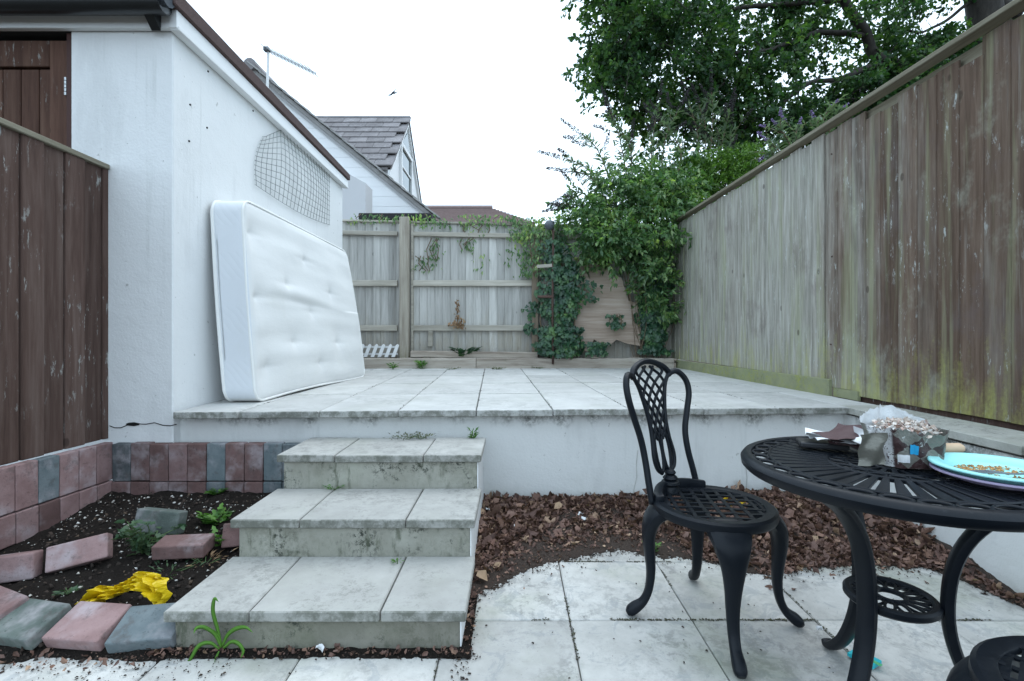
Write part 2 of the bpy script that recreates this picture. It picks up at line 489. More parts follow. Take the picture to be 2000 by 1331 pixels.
def _m_soil(name, a, b, scale=25):
    t = NT(name); p = t.pos()
    f = t.noise(p, scale, 8, 0.75); g = t.noise(p, 3, 3)
    c = t.mix(f, a, b)
    c = t.mix(t.math('MULTIPLY', t.step(t.noise(p, 110, 4, 0.7), 0.62, 0.72), 0.5), c, tuple(x * 2.6 for x in b))
    c = t.mix(t.math('MULTIPLY', g, 0.5), c, a)
    t.bump(t.math('ADD', f, t.noise(p, 130, 4, 0.8)), 0.9, 0.02)
    return t.done(c, 1.0, 0.1)
M['soil'] = _m_soil('soil', (0.014, 0.012, 0.011), (0.05, 0.04, 0.034))
M['mulch'] = _m_soil('mulch', (0.05, 0.038, 0.033), (0.16, 0.125, 0.105), 90)
M['earth'] = _m_soil('earth', (0.05, 0.04, 0.03), (0.12, 0.10, 0.075))

def _m_black():
    t = NT('black_metal'); o = t.obj()
    f = t.noise(o, 18, 5, 0.65)
    c = t.mix(f, (0.004, 0.006, 0.009), (0.009, 0.012, 0.017))
    dust = t.math('MULTIPLY', t.step(t.noise(o, 60, 6, 0.75), 0.56, 0.72), t.step(t.sep(t.new('ShaderNodeNewGeometry').outputs['Normal'])[2], 0.3, 0.95))
    c = t.mix(t.math('MULTIPLY', dust, 0.10), c, (0.16, 0.17, 0.18))
    t.bump(t.noise(o, 140, 4, 0.7), 0.12, 0.002)
    return t.done(c, t.ramp(f, [(0.3, 0.32), (0.7, 0.46)]), 0.20)
M['black'] = _m_black()
M['rust'] = m_plain('rust', (0.09, 0.055, 0.045), 0.85, 0.3, 0.4, 40)
M['wire'] = m_plain('wire', (0.16, 0.18, 0.18), 0.5, 0.5, 0.2, Metallic=0.4)
M['steel'] = m_plain('steel', (0.45, 0.47, 0.48), 0.35, 0.5, 0.1, Metallic=0.8)

def _m_fabric(name, base, quilt=0):
    t = NT(name); o = t.new('ShaderNodeTexCoord').outputs['Object']
    c = t.mix(t.noise(o, 3, 4), tuple(x * 0.93 for x in base), base)
    k = t.math('MULTIPLY', t.step(t.noise(o, 2.4, 5, 0.6), 0.56, 0.8), 0.22)
    c = t.mix(k, c, (0.60, 0.60, 0.52))
    h = t.noise(o, 260, 2)
    if quilt:
        y_, z_ = t.sep(o)[0], t.sep(o)[2]
        zig = t.math('PINGPONG', t.math('ADD', z_, 5.0), 0.17)
        ln = t.math('FRACT', t.math('MULTIPLY', t.math('ADD', t.math('ADD', t.math('MULTIPLY', y_, 1.1), t.math('MULTIPLY', zig, 0.9)), t.math('MULTIPLY', t.noise(o, 6, 2), 0.06)), 18.0))
        h = t.math('ADD', t.math('MULTIPLY', h, 0.1), t.math('POWER', t.math('ABSOLUTE', t.math('SUBTRACT', ln, 0.5)), 0.5))
    if not quilt: h = t.math('ADD', t.math('MULTIPLY', h, 0.15), t.math('ADD', t.noise(o, 7, 5, 0.6), t.math('MULTIPLY', t.noise(o, 1.0, 4, 0.6, (4, 9, 30)), 0.5)))
    t.bump(h, 0.16 if quilt else 0.25, 0.008 if quilt else 0.012)
    return t.done(c, 0.85, 0.2, Sheen_Weight=0.2)
M['mattress'] = _m_fabric('mattress_fabric', (0.75, 0.755, 0.745))
M['mattress_side'] = _m_fabric('mattress_side', (0.72, 0.745, 0.775), 1)
M['piping'] = m_plain('piping', (0.82, 0.82, 0.80), 0.8, 0.2, 0.06)

M['yellow'] = m_plain('yellow_plastic', (0.62, 0.44, 0.008), 0.38, 0.4, 0.12, 10, 0.4, 25, 0.01)
M['teal'] = m_plain('teal_plastic', (0.34, 0.74, 0.73), 0.4, 0.5, 0.04, 3, 0.0)
M['lilac'] = m_plain('lilac_plastic', (0.36, 0.30, 0.44), 0.4, 0.5, 0.05, 3, 0.0)
M['blue_plate'] = m_plain('blue_plastic', (0.04, 0.30, 0.50), 0.4, 0.5, 0.05, 3, 0.0)
M['grey_plastic'] = m_plain('grey_plastic', (0.14, 0.16, 0.18), 0.4, 0.5, 0.1)
M['crumb'] = m_leaf('crumb', [(0.42, 0.22, 0.08), (0.55, 0.35, 0.14), (0.30, 0.15, 0.06), (0.6, 0.45, 0.25)], 0.7, 0)
M['snack'] = m_leaf('snack', [(0.74, 0.72, 0.68), (0.62, 0.48, 0.38), (0.80, 0.79, 0.77), (0.40, 0.22, 0.16), (0.78, 0.76, 0.72), (0.55, 0.42, 0.34)], 0.75, 0)
M['cream'] = m_plain('cream', (0.60, 0.44, 0.30), 0.7, 0.3, 0.15)
M['paper_white'] = m_plain('paper_white', (0.70, 0.71, 0.72), 0.7, 0.3, 0.06)
M['paper_brown'] = m_plain('paper_brown', (0.075, 0.04, 0.043), 0.6, 0.35, 0.15)
M['foil'] = m_plain('foil_grey', (0.17, 0.165, 0.14), 0.32, 0.5, 0.3, 20, 0.4, 30, 0.01, Metallic=0.35)
M['black_case'] = m_plain('black_case', (0.015, 0.016, 0.019), 0.45, 0.5, 0.2)
M['blue_label'] = m_plain('blue_label', (0.02, 0.32, 0.60), 0.5, 0.4, 0.05)
M['cyan_card'] = m_plain('cyan_card', (0.02, 0.45, 0.52), 0.4, 0.4, 0.15, 14)
M['pale_blue'] = m_plain('pale_blue', (0.24, 0.50, 0.72), 0.5, 0.4, 0.3, 30)
M['green_print'] = m_plain('green_print', (0.10, 0.42, 0.18), 0.4, 0.4, 0.1)
def _m_packet():
    t = NT('packet_print'); uv = t.new('ShaderNodeTexCoord').outputs['UV']
    u, v = t.sep(uv)[0], t.sep(uv)[1]
    n = t.new('ShaderNodeTexChecker'); n.inputs['Scale'].default_value = 1.0
    cb = t.new('ShaderNodeCombineXYZ')
    uu, vv = t.math('MULTIPLY', u, 9.0), t.math('MULTIPLY', v, 1.7)
    t.put(cb.inputs[0], t.math('ADD', uu, vv)); t.put(cb.inputs[1], t.math('SUBTRACT', vv, uu)); cb.inputs[2].default_value = 0.5
    t.put(n.inputs['Vector'], cb.outputs[0])
    n.inputs[1].default_value = (0.055, 0.03, 0.03, 1); n.inputs[2].default_value = (0.17, 0.165, 0.145, 1)
    inner = t.mix(t.step(t.noise(cb.outputs[0], 9, 3), 0.58, 0.62), (0.62, 0.62, 0.62), (0.06, 0.035, 0.035))
    k = t.math('MULTIPLY', t.step(u, 0.615, 0.600), t.step(t.math('ADD', u, t.math('MULTIPLY', v, 0.05)), 0.50, 0.51))
    c = t.mix(k, n.outputs[0], inner)
    c = t.mix(t.math('MULTIPLY', t.step(u, 0.06, 0.08), t.step(u, 0.44, 0.42)), c, (0.62, 0.64, 0.65))
    c = t.mix(t.math('MULTIPLY', t.step(t.noise(cb.outputs[0], 2.5, 6, 0.8), 0.60, 0.64), 0.7), c, (0.62, 0.63, 0.62))
    t.bump(t.noise(cb.outputs[0], 3, 4), 0.5, 0.01)
    return t.done(c, 0.4, 0.4)
M['packet'] = _m_packet()

M['oak_leaf'] = m_leaf('oak_leaf', [(0.026, 0.066, 0.032), (0.044, 0.105, 0.042), (0.07, 0.145, 0.048), (0.032, 0.08, 0.038), (0.11, 0.19, 0.055)], 0.5, 0.38, 0.3, 1.1)
M['creeper_leaf'] = m_leaf('creeper_leaf', [(0.055, 0.13, 0.055), (0.09, 0.19, 0.075), (0.14, 0.26, 0.095), (0.07, 0.15, 0.065), (0.22, 0.34, 0.13), (0.06, 0.135, 0.06), (0.16, 0.27, 0.11), (0.32, 0.42, 0.20)], 0.38, 0.40, 0.5, 3.0)
M['privet_leaf'] = m_leaf('privet_leaf', [(0.06, 0.13, 0.03), (0.11, 0.22, 0.04), (0.18, 0.31, 0.05), (0.08, 0.17, 0.04)], 0.45, 0.28)
M['ivy_leaf'] = m_leaf('ivy_leaf', [(0.016, 0.055, 0.032), (0.028, 0.085, 0.045), (0.045, 0.115, 0.05), (0.022, 0.07, 0.04), (0.075, 0.155, 0.065)], 0.36, 0.18, 0.5, 5.0)
M['buddleia_leaf'] = m_leaf('buddleia_leaf', [(0.22, 0.285, 0.225), (0.17, 0.24, 0.17), (0.29, 0.35, 0.29), (0.13, 0.20, 0.13)], 0.55, 0.35, 0.4)
M['weed_leaf'] = m_leaf('weed_leaf', [(0.05, 0.13, 0.03), (0.09, 0.21, 0.04), (0.13, 0.27, 0.05)], 0.5, 0.3)
M['grass_leaf'] = m_leaf('grass_leaf', [(0.06, 0.17, 0.02), (0.10, 0.25, 0.03), (0.08, 0.20, 0.025)], 0.4, 0.3)
M['rose_leaf'] = m_leaf('rose_leaf', [(0.035, 0.075, 0.04), (0.06, 0.11, 0.055), (0.09, 0.14, 0.07)], 0.5, 0.2)
M['moss'] = m_leaf('moss', [(0.10, 0.11, 0.06), (0.14, 0.15, 0.08), (0.09, 0.12, 0.05)], 0.9, 0)
M['clod'] = m_leaf('clod', [(0.02, 0.016, 0.014), (0.045, 0.034, 0.028), (0.03, 0.022, 0.018), (0.07, 0.05, 0.04), (0.025, 0.019, 0.016), (0.12, 0.085, 0.06)], 0.95, 0)
M['moss_dark'] = m_leaf('moss_dark', [(0.05, 0.05, 0.035), (0.09, 0.095, 0.05), (0.06, 0.05, 0.04)], 0.9, 0)
M['dead_leaf'] = m_leaf('dead_leaf', [(0.065, 0.036, 0.030), (0.14, 0.08, 0.064), (0.20, 0.12, 0.095), (0.09, 0.05, 0.041), (0.17, 0.095, 0.074), (0.28, 0.165, 0.12), (0.11, 0.062, 0.05), (0.23, 0.13, 0.10), (0.45, 0.31, 0.21)], 0.6, 0.08)
M['tan_leaf'] = m_leaf('tan_leaf', [(0.36, 0.24, 0.15), (0.28, 0.16, 0.09), (0.42, 0.30, 0.20), (0.33, 0.19, 0.12)], 0.7, 0.1)
M['dried'] = m_leaf('dried', [(0.30, 0.19, 0.11), (0.42, 0.29, 0.18), (0.22, 0.13, 0.08)], 0.8, 0.1)
M['spike'] = m_leaf('spike', [(0.045, 0.04, 0.045), (0.07, 0.06, 0.065), (0.03, 0.03, 0.03)], 0.9, 0)
M['purple'] = m_leaf('purple', [(0.26, 0.19, 0.40), (0.33, 0.25, 0.48), (0.20, 0.14, 0.32)], 0.7, 0.2)
M['perlite'] = m_leaf('perlite', [(0.60, 0.58, 0.54), (0.42, 0.38, 0.33), (0.70, 0.69, 0.66), (0.25, 0.20, 0.16)], 0.8, 0)
M['bark'] = m_wood('bark', (0.022, 0.02, 0.018), (0.042, 0.038, 0.034), (0.07, 0.063, 0.055), grain=(14, 14, 4), knots=False, bump=1.0)
M['stem'] = m_plain('stem', (0.16, 0.12, 0.08), 0.8)
M['green_stem'] = m_plain('green_stem', (0.08, 0.13, 0.05), 0.7)
M['tile'] = m_concrete('roof_tile', (0.16, 0.15, 0.155), (0.25, 0.235, 0.24), (0.36, 0.35, 0.36), 0.6, 0.0, 0.0, 0.35, 0.5)
M['verge'] = m_concrete('verge', (0.27, 0.265, 0.26), (0.42, 0.41, 0.40), (0.20, 0.20, 0.19), 0.6, 0.0, 0.0, 0.3, 0.4)
M['red_tile'] = m_plain('red_tile', (0.27, 0.205, 0.195), 0.85, 0.2, 0.25, 6)
M['glass'] = None
def _m_glass():
    t = NT('window_glass')
    return t.done((0.02, 0.05, 0.055), 0.06, 0.8)
M['glass'] = _m_glass()
M['cladding'] = m_plain('cladding', (0.84, 0.85, 0.86), 0.6, 0.3, 0.04, 2)
M['lamp_grey'] = m_plain('lamp_grey', (0.07, 0.08, 0.095), 0.4, 0.5, 0.2)
M['feather'] = m_plain('feather', (0.02, 0.025, 0.04), 0.7)
M['crack'] = m_plain('crack', (0.02, 0.02, 0.02), 1.0, 0.0)

# ------------------------------------------------------------------ helpers: leaves
TPL = {
 'lance': (np.array([(0, 0, 0), (.4, .5, .08), (.45, 0, 0), (.4, -.5, .08), (1, 0, -.12)], float), [(0, 2, 1), (0, 3, 2), (1, 2, 4), (2, 3, 4)]),
 'oak': (np.array([(0, 0, 0), (.3, .22, .03), (.3, -.22, .03), (.72, .5, .08), (.72, -.5, .08), (1, 0, -.05)], float), [(0, 2, 1), (1, 2, 4), (1, 4, 3), (3, 4, 5)]),
 'ivy': (np.array([(.35, 0, -.03), (0, 0, 0), (-.12, .3, .03), (.18, .52, .0), (.35, .28, .04), (.62, .36, 0), (1, 0, -.06), (.62, -.36, 0), (.35, -.28, .04), (.18, -.52, 0), (-.12, -.3, .03)], float), [(0, k, k + 1) for k in range(1, 10)] + [(0, 10, 1)]),
 'dead': (np.array([(0, 0, 0), (.3, .42, .22), (.35, 0, .0), (.3, -.4, .18), (.7, .5, .30), (.72, .02, .12), (.7, -.44, .26), (1, .12, .35)], float), [(0, 2, 1), (0, 3, 2), (1, 2, 5), (1, 5, 4), (2, 3, 6), (2, 6, 5), (4, 5, 7), (5, 6, 7)]),
 'chip': (np.array([(0, .4, 0), (0, -.4, .1), (1, -.5, 0), (1, .45, .12), (.5, 0, .5)], float), [(0, 1, 4), (1, 2, 4), (2, 3, 4), (3, 0, 4), (0, 3, 2), (0, 2, 1)]),
}
def norm(a): return a / np.maximum(np.linalg.norm(a, axis=1, keepdims=True), 1e-9)
def leaf_mesh(name, C, A, Nn, L, Wd, tpl='lance', jitter=0.0, off=(0, 0, 0)):
    C = np.asarray(C, float) - np.array(off); A = norm(np.asarray(A, float)); Nn = np.asarray(Nn, float)
    S = norm(np.cross(Nn, A)); U = np.cross(A, S)
    T, Fc = TPL[tpl]; n, k = len(C), len(T)
    L = np.broadcast_to(np.asarray(L, float), (n,)); Wd = np.broadcast_to(np.asarray(Wd, float), (n,))
    tt = np.repeat(T[None], n, 0)
    if jitter: tt = tt + RNG.normal(0, jitter, tt.shape)
    V = C[:, None] + A[:, None] * (tt[..., 0:1] * L[:, None, None]) + S[:, None] * (tt[..., 1:2] * Wd[:, None, None]) + U[:, None] * (tt[..., 2:3] * L[:, None, None])
    F3 = np.array(Fc)
    I = (F3[None] + (np.arange(n) * k)[:, None, None]).reshape(-1)
    me = bpy.data.meshes.new(name)
    nf = n * len(F3)
    me.vertices.add(n * k); me.vertices.foreach_set('co', V.reshape(-1))
    me.loops.add(nf * 3); me.loops.foreach_set('vertex_index', I.astype(np.int32))
    me.polygons.add(nf); me.polygons.foreach_set('loop_start', (np.arange(nf) * 3).astype(np.int32)); me.polygons.foreach_set('loop_total', np.full(nf, 3, np.int32))
    me.update(); me.validate()
    return me
def rdir(n): return norm(RNG.normal(0, 1, (n, 3)))
def sprays(P, D, k, twig, spread=0.9, down=0.2):
    """k leaves along a twig at each point P in direction D -> leaf bases and axes"""
    n = len(P); P = np.repeat(P, k, 0); D = np.repeat(norm(D), k, 0)
    t = RNG.random((n * k, 1))
    A = norm(D * 0.7 + rdir(n * k) * spread + np.array([0, 0, -down]))
    C = P + D * t * twig + rdir(n * k) * 0.02
    return C, A
def upn(n, up=1.0): return norm(RNG.normal(0, 1, (n, 3)) * 0.75 + np.array([0, 0, up]))

# ================================================================== SETTING
TZ = 0.623                                # terrace level
EDGE_A = math.atan(0.0435)                # the terrace edge runs slightly askew
def edge_y(x): return 2.82 + 0.0435 * x
def fence_x(y): return 2.10 + (6.1 - y) * 0.055
WX = -1.93                                # side wall of the outbuilding

g = MB().grid(lambda u, v: Vector(((u - .5) * 1200, (v - .5) * 1200 + 100, -0.07)), 4, 4).build('ground', M['earth'], fix=False)
tag(g, kind='structure')

# ---- lower patio: slabs of 0.456 m
lp = tag(MB().box((0.3, 1.6, -0.055), (5.0, 2.6, 0.02)).build('lower_patio', M['mulch']), kind='structure')
slab_me = box_mesh('paving_slab', (0.4520, 0.4520, 0.05), 0.004)
slab_me.materials.append(M['slab_low'])
for i in range(-5, 5):
    for j in range(-2, 3):
        x, y = 0.21 + 0.456 * (i + 0.5), 1.80 + 0.456 * (j + 0.5)
        if x + .228 > 2.25 or y + .2 > 2.85: continue
        if -1.18 < x < -.3 and y > 1.85: continue
        if x < -1.3 and y > 1.9: continue
        link('paving_slab', slab_me, None, lp, (x, y, -0.025 + jit(0.0012)), (jit(.003), jit(.003), R(random.choice([0, 90, 180, 270])) + jit(.003)))

# ---- upper terrace
ut = tag(MB().prism([(-1.95, edge_y(-1.95) + .12, 0), (2.05, edge_y(2.05) + .12, 0), (2.06, 1.2, 0), (2.28, 1.2, 0), (2.28, 6.6, 0), (-2.2, 6.6, 0), (-2.2, 5.6, 0), (-1.95, 5.4, 0)], (0, 0, TZ - .045)).build('terrace', M['mulch']), kind='structure')
PITCH, DEPTH = 0.446, 0.75
tsl = box_mesh('terrace_slab', (PITCH - .006, DEPTH - .006, 0.038), 0.004); tsl.materials.append(M['slab'])
ca, sa = math.cos(EDGE_A), math.sin(EDGE_A)
for r_ in range(5):
    for i in range(-4, 5):
        if r_ == 4 and i < -4: continue
        u = -0.217 + PITCH * (i + 0.5); v = DEPTH * (r_ + 0.5) - 0.03
        x, y = u * ca - v * sa, 2.82 + u * sa + v * ca
        if x + .2 > fence_x(y) or x - .235 < WX: continue
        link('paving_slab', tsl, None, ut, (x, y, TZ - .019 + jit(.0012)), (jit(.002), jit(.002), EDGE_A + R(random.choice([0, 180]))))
# cut slabs along both sides
for r_ in range(5):
    v = DEPTH * (r_ + 0.5) - 0.03
    for side in (0, 1):
        if side == 0: x0, x1 = WX + .004, None
        u_edge = -0.217 + PITCH * (-3) if side == 0 else -0.217 + PITCH * 5
        # find the outermost whole slab
        us = [-0.217 + PITCH * i for i in range(-4, 6)]
        whole = []
        for i in range(-4, 5):
            u = -0.217 + PITCH * (i + .5); x, y = u * ca - v * sa, 2.82 + u * sa + v * ca
            if not (x + .2 > fence_x(y) or x - .235 < WX): whole.append(i)
        yc = 2.82 + v * ca
        if side == 0:
            xa, xb = WX + .004, (-0.217 + PITCH * min(whole)) * ca - v * sa - .004
        else:
            xa, xb = (-0.217 + PITCH * (max(whole) + 1)) * ca - v * sa + .002, fence_x(yc) - .03
        if xb - xa < .03: continue
        xm = (xa + xb) / 2
        me = box_mesh('terrace_slab_cut', (xb - xa - .004, DEPTH - .004, 0.038), 0.003)
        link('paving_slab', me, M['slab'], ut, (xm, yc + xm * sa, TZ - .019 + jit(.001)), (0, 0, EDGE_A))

# ---- retaining wall under the terrace edge and along the right
rw = thing('retaining_wall', 'white rendered retaining wall holding up the paved terrace', 'wall', (0, 2.9, 0))
def wall_poly(pts, z0, z1):
    return MB().prism([(x, y, z0) for x, y in pts], (0, 0, z1 - z0))
wall_poly([(WX - .35, edge_y(WX) + .05), (2.08, edge_y(2.08) + .05), (2.08, edge_y(2.08) + .16), (WX - .35, edge_y(WX) + .16)], -.05, TZ - .05).build('front_wall', M['render_low'], rw)
wall_poly([(2.02, 1.2), (2.12, 1.2), (2.12, 3.0), (2.02, edge_y(2.02) + .052)], -.05, TZ - .05).build('return_wall', M['render_low'], rw)
MB().prism([(WX, edge_y(WX) + .062, TZ - .0495), (2.02, edge_y(2.02) + .062, TZ - .0495), (2.02, edge_y(2.02) + .13, TZ - .0495), (WX, edge_y(WX) + .13, TZ - .0495)], (0, 0, .011)).build('mortar_gap_shade', M['crack'], rw)  # mortar layer in black, painting the shadowed gap under the slabs
for cpx in ((1246, 1243, 1244, 1238, 1240), (1458, 1456, 1459, 1457, 1458)):
    pts_ = []
    for k_, q_ in enumerate(cpx):
        yw = edge_y((q_ - CX) / F * 2.9) + .049
        pts_.append(W(q_, 880 + k_ * 26, yw))
    MB().tube(pts_, .0013, 4).build('crack', M['coping'], rw)
y0 = 1.3
while y0 < 2.9:
    L = min(0.595, 2.97 - y0)
    me = box_mesh('coping_slab', (.29, L - .005, .04), .004)
    link('coping_slab', me, M['coping'], rw, (1.995 + .145, y0 + L / 2, TZ - .018 + jit(.002)), (0, R(jit(.4)), jit(.004)))
    y0 += .6

# ---- steps
st = thing('garden_steps', 'flight of three broad mossy concrete steps up to the terrace', 'steps', (-.66, 1.9, 0))
SX0, SX1 = -1.166, -.158
for k, (yf, yb, zt) in enumerate([(1.625, 2.9, .143), (2.005, 2.9, .300), (2.395, 2.9, .467)]):
    zb = [-.05, .105, .265][k]
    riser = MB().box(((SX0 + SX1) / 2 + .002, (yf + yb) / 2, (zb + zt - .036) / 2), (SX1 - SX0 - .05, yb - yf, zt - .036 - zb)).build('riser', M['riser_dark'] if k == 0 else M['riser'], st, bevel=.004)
    MB().box((SX1 - .020, (yf + .004 + yb) / 2, (zb + zt - .036) / 2), (.005, yb - yf - .004, zt - .037 - zb)).build('side_render', M['render'], riser)
    dep = [.40, .40, .40][k]
    for a, b in ((SX0, -.882), (-.880, -.446), (-.443, SX1)):
        me = box_mesh('tread_slab', (b - a - .003, dep, .036), .004)
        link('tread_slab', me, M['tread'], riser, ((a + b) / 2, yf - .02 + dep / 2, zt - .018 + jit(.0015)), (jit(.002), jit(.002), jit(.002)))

# ---- soil of the planting bed
def soil_h(x, y):
    t = min(1, max(0, (y - 1.70) / .95))
    z = .055 + .125 * t
    if y < 1.68: z = .055 - (1.68 - y) * .55
    n = mnoise.noise(Vector((x * 7, y * 7, 0))) * .018 + mnoise.noise(Vector((x * 23, y * 23, 3))) * .009 + mnoise.noise(Vector((x * 60, y * 60, 5))) * .004
    d = math.hypot(x + 1.38, y - 2.35)
    z -= .05 * math.exp(-(d / .10) ** 2)
    return max(z + n, -.03)
so = MB().grid(lambda u, v: Vector((-2.28 + u * 1.14, 1.50 + v * 1.24, soil_h(-2.28 + u * 1.14, 1.50 + v * 1.24))), 110, 120).build('planting_bed', M['soil'], fix=False, smooth=True)
tag(so, kind='structure')
# soil strips on the patio round the steps
def strip_h(x, y, c, w): return .012 * math.exp(-((c / w) ** 2)) - .004 + mnoise.noise(Vector((x * 30, y * 30, 1))) * .006
sp = MB()
sp.grid(lambda u, v: Vector((-1.2 + u * 1.06, 1.585 + v * .05, strip_h(-1.2 + u * 1.06, 1.585 + v * .05, .05 * (1 - v), .03) + .004)), 120, 6)
sp.grid(lambda u, v: Vector((-.19 + u * .045, 1.58 + v * .5, strip_h(u, v * 4, .04 * u, .03) + .004)), 6, 80)
tag(sp.build('soil_strip', M['soil'], fix=False, smooth=True), kind='structure')

# ---- earth bed in front of the back fence
bb = MB().grid(lambda u, v: Vector((-2.3 + u * 4.4, 6.06 + v * .45, .69 + .03 * v + mnoise.noise(Vector((u * 40, v * 5, 2))) * .015)), 90, 10).build('back_bed', M['earth'], fix=False, smooth=True)
tag(bb, kind='structure')

# ================================================================== OUTBUILDING ON THE LEFT
ob = thing('outbuilding', 'white rendered flat-roofed outbuilding with brown roof edge and plank door', 'outbuilding', (-2.6, 4.0, 0))
YF = 2.74
MB().box((-2.22, 4.1, 1.39), (.58, 2.72, 2.79)).build('wall', M['render'], ob, bevel=.006)
MB().box((-3.6, 4.15, 1.38), (2.19, 2.60, 2.76)).build('rear_block', M['render'], ob)
MB().box((-3.75, 2.795, 1.38), (.7, .11, 2.76)).build('wall', M['render'], ob)
MB().box((-2.72, 4.1, 2.80), (1.60, 2.72, .05)).build('roof', M['roof_felt'], ob)
# fascia: front run and side run (side sinks a little to the rear)
fb = MB()
fb.prism([(-4.2, 2.705, 2.775), (-1.885, 2.705, 2.775), (-1.885, 2.705, 2.90), (-4.2, 2.705, 2.90)], (0, .034, 0))
fb.build('front_fascia', M['white_paint'], ob, bevel=.003)
fs_ = MB().prism([(-1.882, 2.703, 2.775), (-1.882, 5.50, 2.715), (-1.882, 5.50, 2.80), (-1.882, 2.703, 2.876)], (-.046, 0, 0)).build('side_fascia', M['white_paint'], ob, bevel=.003)
MB().prism([(-1.874, 2.71, 2.765), (-1.874, 5.49, 2.705), (-1.874, 5.49, 2.727), (-1.874, 2.71, 2.79)], (-.054, 0, 0)).build('moulding', M['white_paint'], fs_, bevel=.004)
MB().prism([(-1.862, 2.66, 2.878), (-1.862, 5.515, 2.803), (-1.862, 5.515, 2.872), (-1.862, 2.66, 2.968)], (-.07, 0, 0)).build('roof_edge', M['brown_trim'], ob, bevel=.006)
# gutter: half pipe
gp = [(-.058, .03)] + [(.058 * math.cos(a), .058 * math.sin(a)) for a in [math.pi + k * math.pi / 10 for k in range(11)]] + [(.058, .03)]
gi = [(x * .92, y * .92 + .002) for x, y in gp][::-1]
gut = MB().loft([[Vector((x, 2.635 + a, 2.865 + b)) for a, b in gp + gi] for x in (-4.2, -3.0, -1.90)]).build('gutter', M['gutter'], ob, smooth='auto')
MB().prism([(-2.02, 2.705, 2.86), (-2.02, 2.64, 2.81), (-2.02, 2.70, 2.755)], (.05, 0, 0)).build('bracket', M['gutter'], gut)
MB().tube([(-1.915, 2.635, 2.90), (-1.875, 2.635, 2.895)], .05, 14).build('end_cap', M['lamp_grey'], gut)
# door
dr = MB().box((-2.965, 2.81, 1.73), (.90, .03, 2.03)).build('door', M['door_frame'], ob)
for k in range(7):
    x = -3.30 + k * .105
    if x > -2.66: break
    MB().box((x, 2.785, 1.66), (.100, .022, 1.84)).build('plank', M['door_wood'], dr, bevel=.004)
MB().box((-2.60, 2.780, 1.73), (.105, .034, 2.02)).build('stile', M['door_wood'], dr, bevel=.004)
MB().box((-2.98, 2.780, 2.665), (.655, .034, .15)).build('top_rail', M['door_wood'], dr, bevel=.004)
MB().box((-2.525, 2.782, 1.75), (.028, .07, 2.04)).build('door_frame', M['door_frame'], ob)
hg = MB()
for k in range(5): hg.tube([(-2.548, 2.752, 2.42 + k * .021), (-2.548, 2.752, 2.437 + k * .021)], .008, 8)
hg.build('hinge', M['steel'], dr)
# plugs, crack
for px, py in ((371, 205), (369, 276), (404, 250), (406, 140), (494, 217)):
    Y = -WX * F / (CX - px); z = CAM_Z - (py - CY) / F * Y
    MB().tube([(WX - .003, Y, z), (WX + .004, Y, z)], .006, 8).build('wall_plug', M['crack'], ob)
cr = MB(); pts = [W(px, py, YF - .002) for px, py in ((214, 832), (224, 836), (236, 836), (248, 831), (262, 828), (285, 829), (302, 826), (318, 831), (333, 832), (345, 829))]
cr.tube(pts, .0025, 4); cr.build('crack', M['crack'], ob)
MB().loft([[W(px, 829, YF - .004 + dy) + Vector((0, 0, dz)) for dy, dz in ((0, -h), (.006, -h), (.006, h), (0, h))] for px, h in ((246, .003), (252, .009), (262, .011), (272, .005))]).build('hole', M['crack'], ob)

# wire mesh hanging on the wall
wm = MB()
def mesh_pt(u, v):
    """u along the wall, v 0 bottom .. 1 top"""
    y = 3.60 + 1.42 * u
    top = 2.745 - .01 * u
    if u < .26: top = 2.56 + (2.745 - 2.56) * (max(0, u) / .26)
    bot = 2.165 + .05 * u + .05 * math.sin(u * 2.6) * -1
    z = bot + (top - bot) * v
    y += (-.05 * math.sin(v * 3.1) + .10 * v * max(0, 1 - u * 2.5)) * (1 - u) 
    x = WX + .006 + .05 * math.sin(math.pi * min(1, max(0, u))) * math.sin(math.pi * v) + .01
    return Vector((x, y, z))
for i in range(22):
    u = i / 21; wm.tube([mesh_pt(u, j / 14) for j in range(15)], .0021, 4)
for j in range(12):
    v = j / 11; wm.tube([mesh_pt(-.015 + 1.03 * i / 20, v) for i in range(21)], .0021, 4)
tag(wm.build('wire_mesh', M['wire'], fix=False), 'bent square wire mesh hanging on the white wall below the roof edge', 'wire mesh')

# ================================================================== LEFT FENCE
lf = thing('timber_fence', 'dark brown stained board fence in front of the outbuilding door', 'fence', (-2.32, 2.2, .46))
yb = 2.755
for k, wd in enumerate([.05, .114, .112, .113, .11, .11, .112, .11, .113, .11, .112]):
    y1, y0 = yb, yb - wd + .006
    zt = 2.0 + (2.75 - yb) * .02
    me = MB().prism([(-2.300 - (.012 if k % 2 else 0), y0, .47), (-2.300 - (.012 if k % 2 else 0) + .006, y1, .47), (-2.325, y1, .47), (-2.325, y0, .47)], (0, 0, zt - .47)).build('fence_board', M['fence_left'], lf, bevel=.003)
    yb -= wd
MB().prism([(-2.285, 1.6, 2.013), (-2.345, 1.6, 2.013), (-2.345, 2.74, 1.992), (-2.285, 2.74, 1.992)], (0, 0, .028)).build('cap_rail', M['cap_rail'], lf, bevel=.004)
for z in (.75, 1.75):
    MB().box((-2.35, 2.17, z), (.05, 1.14, .08)).build('rail', M['fence_left'], lf)

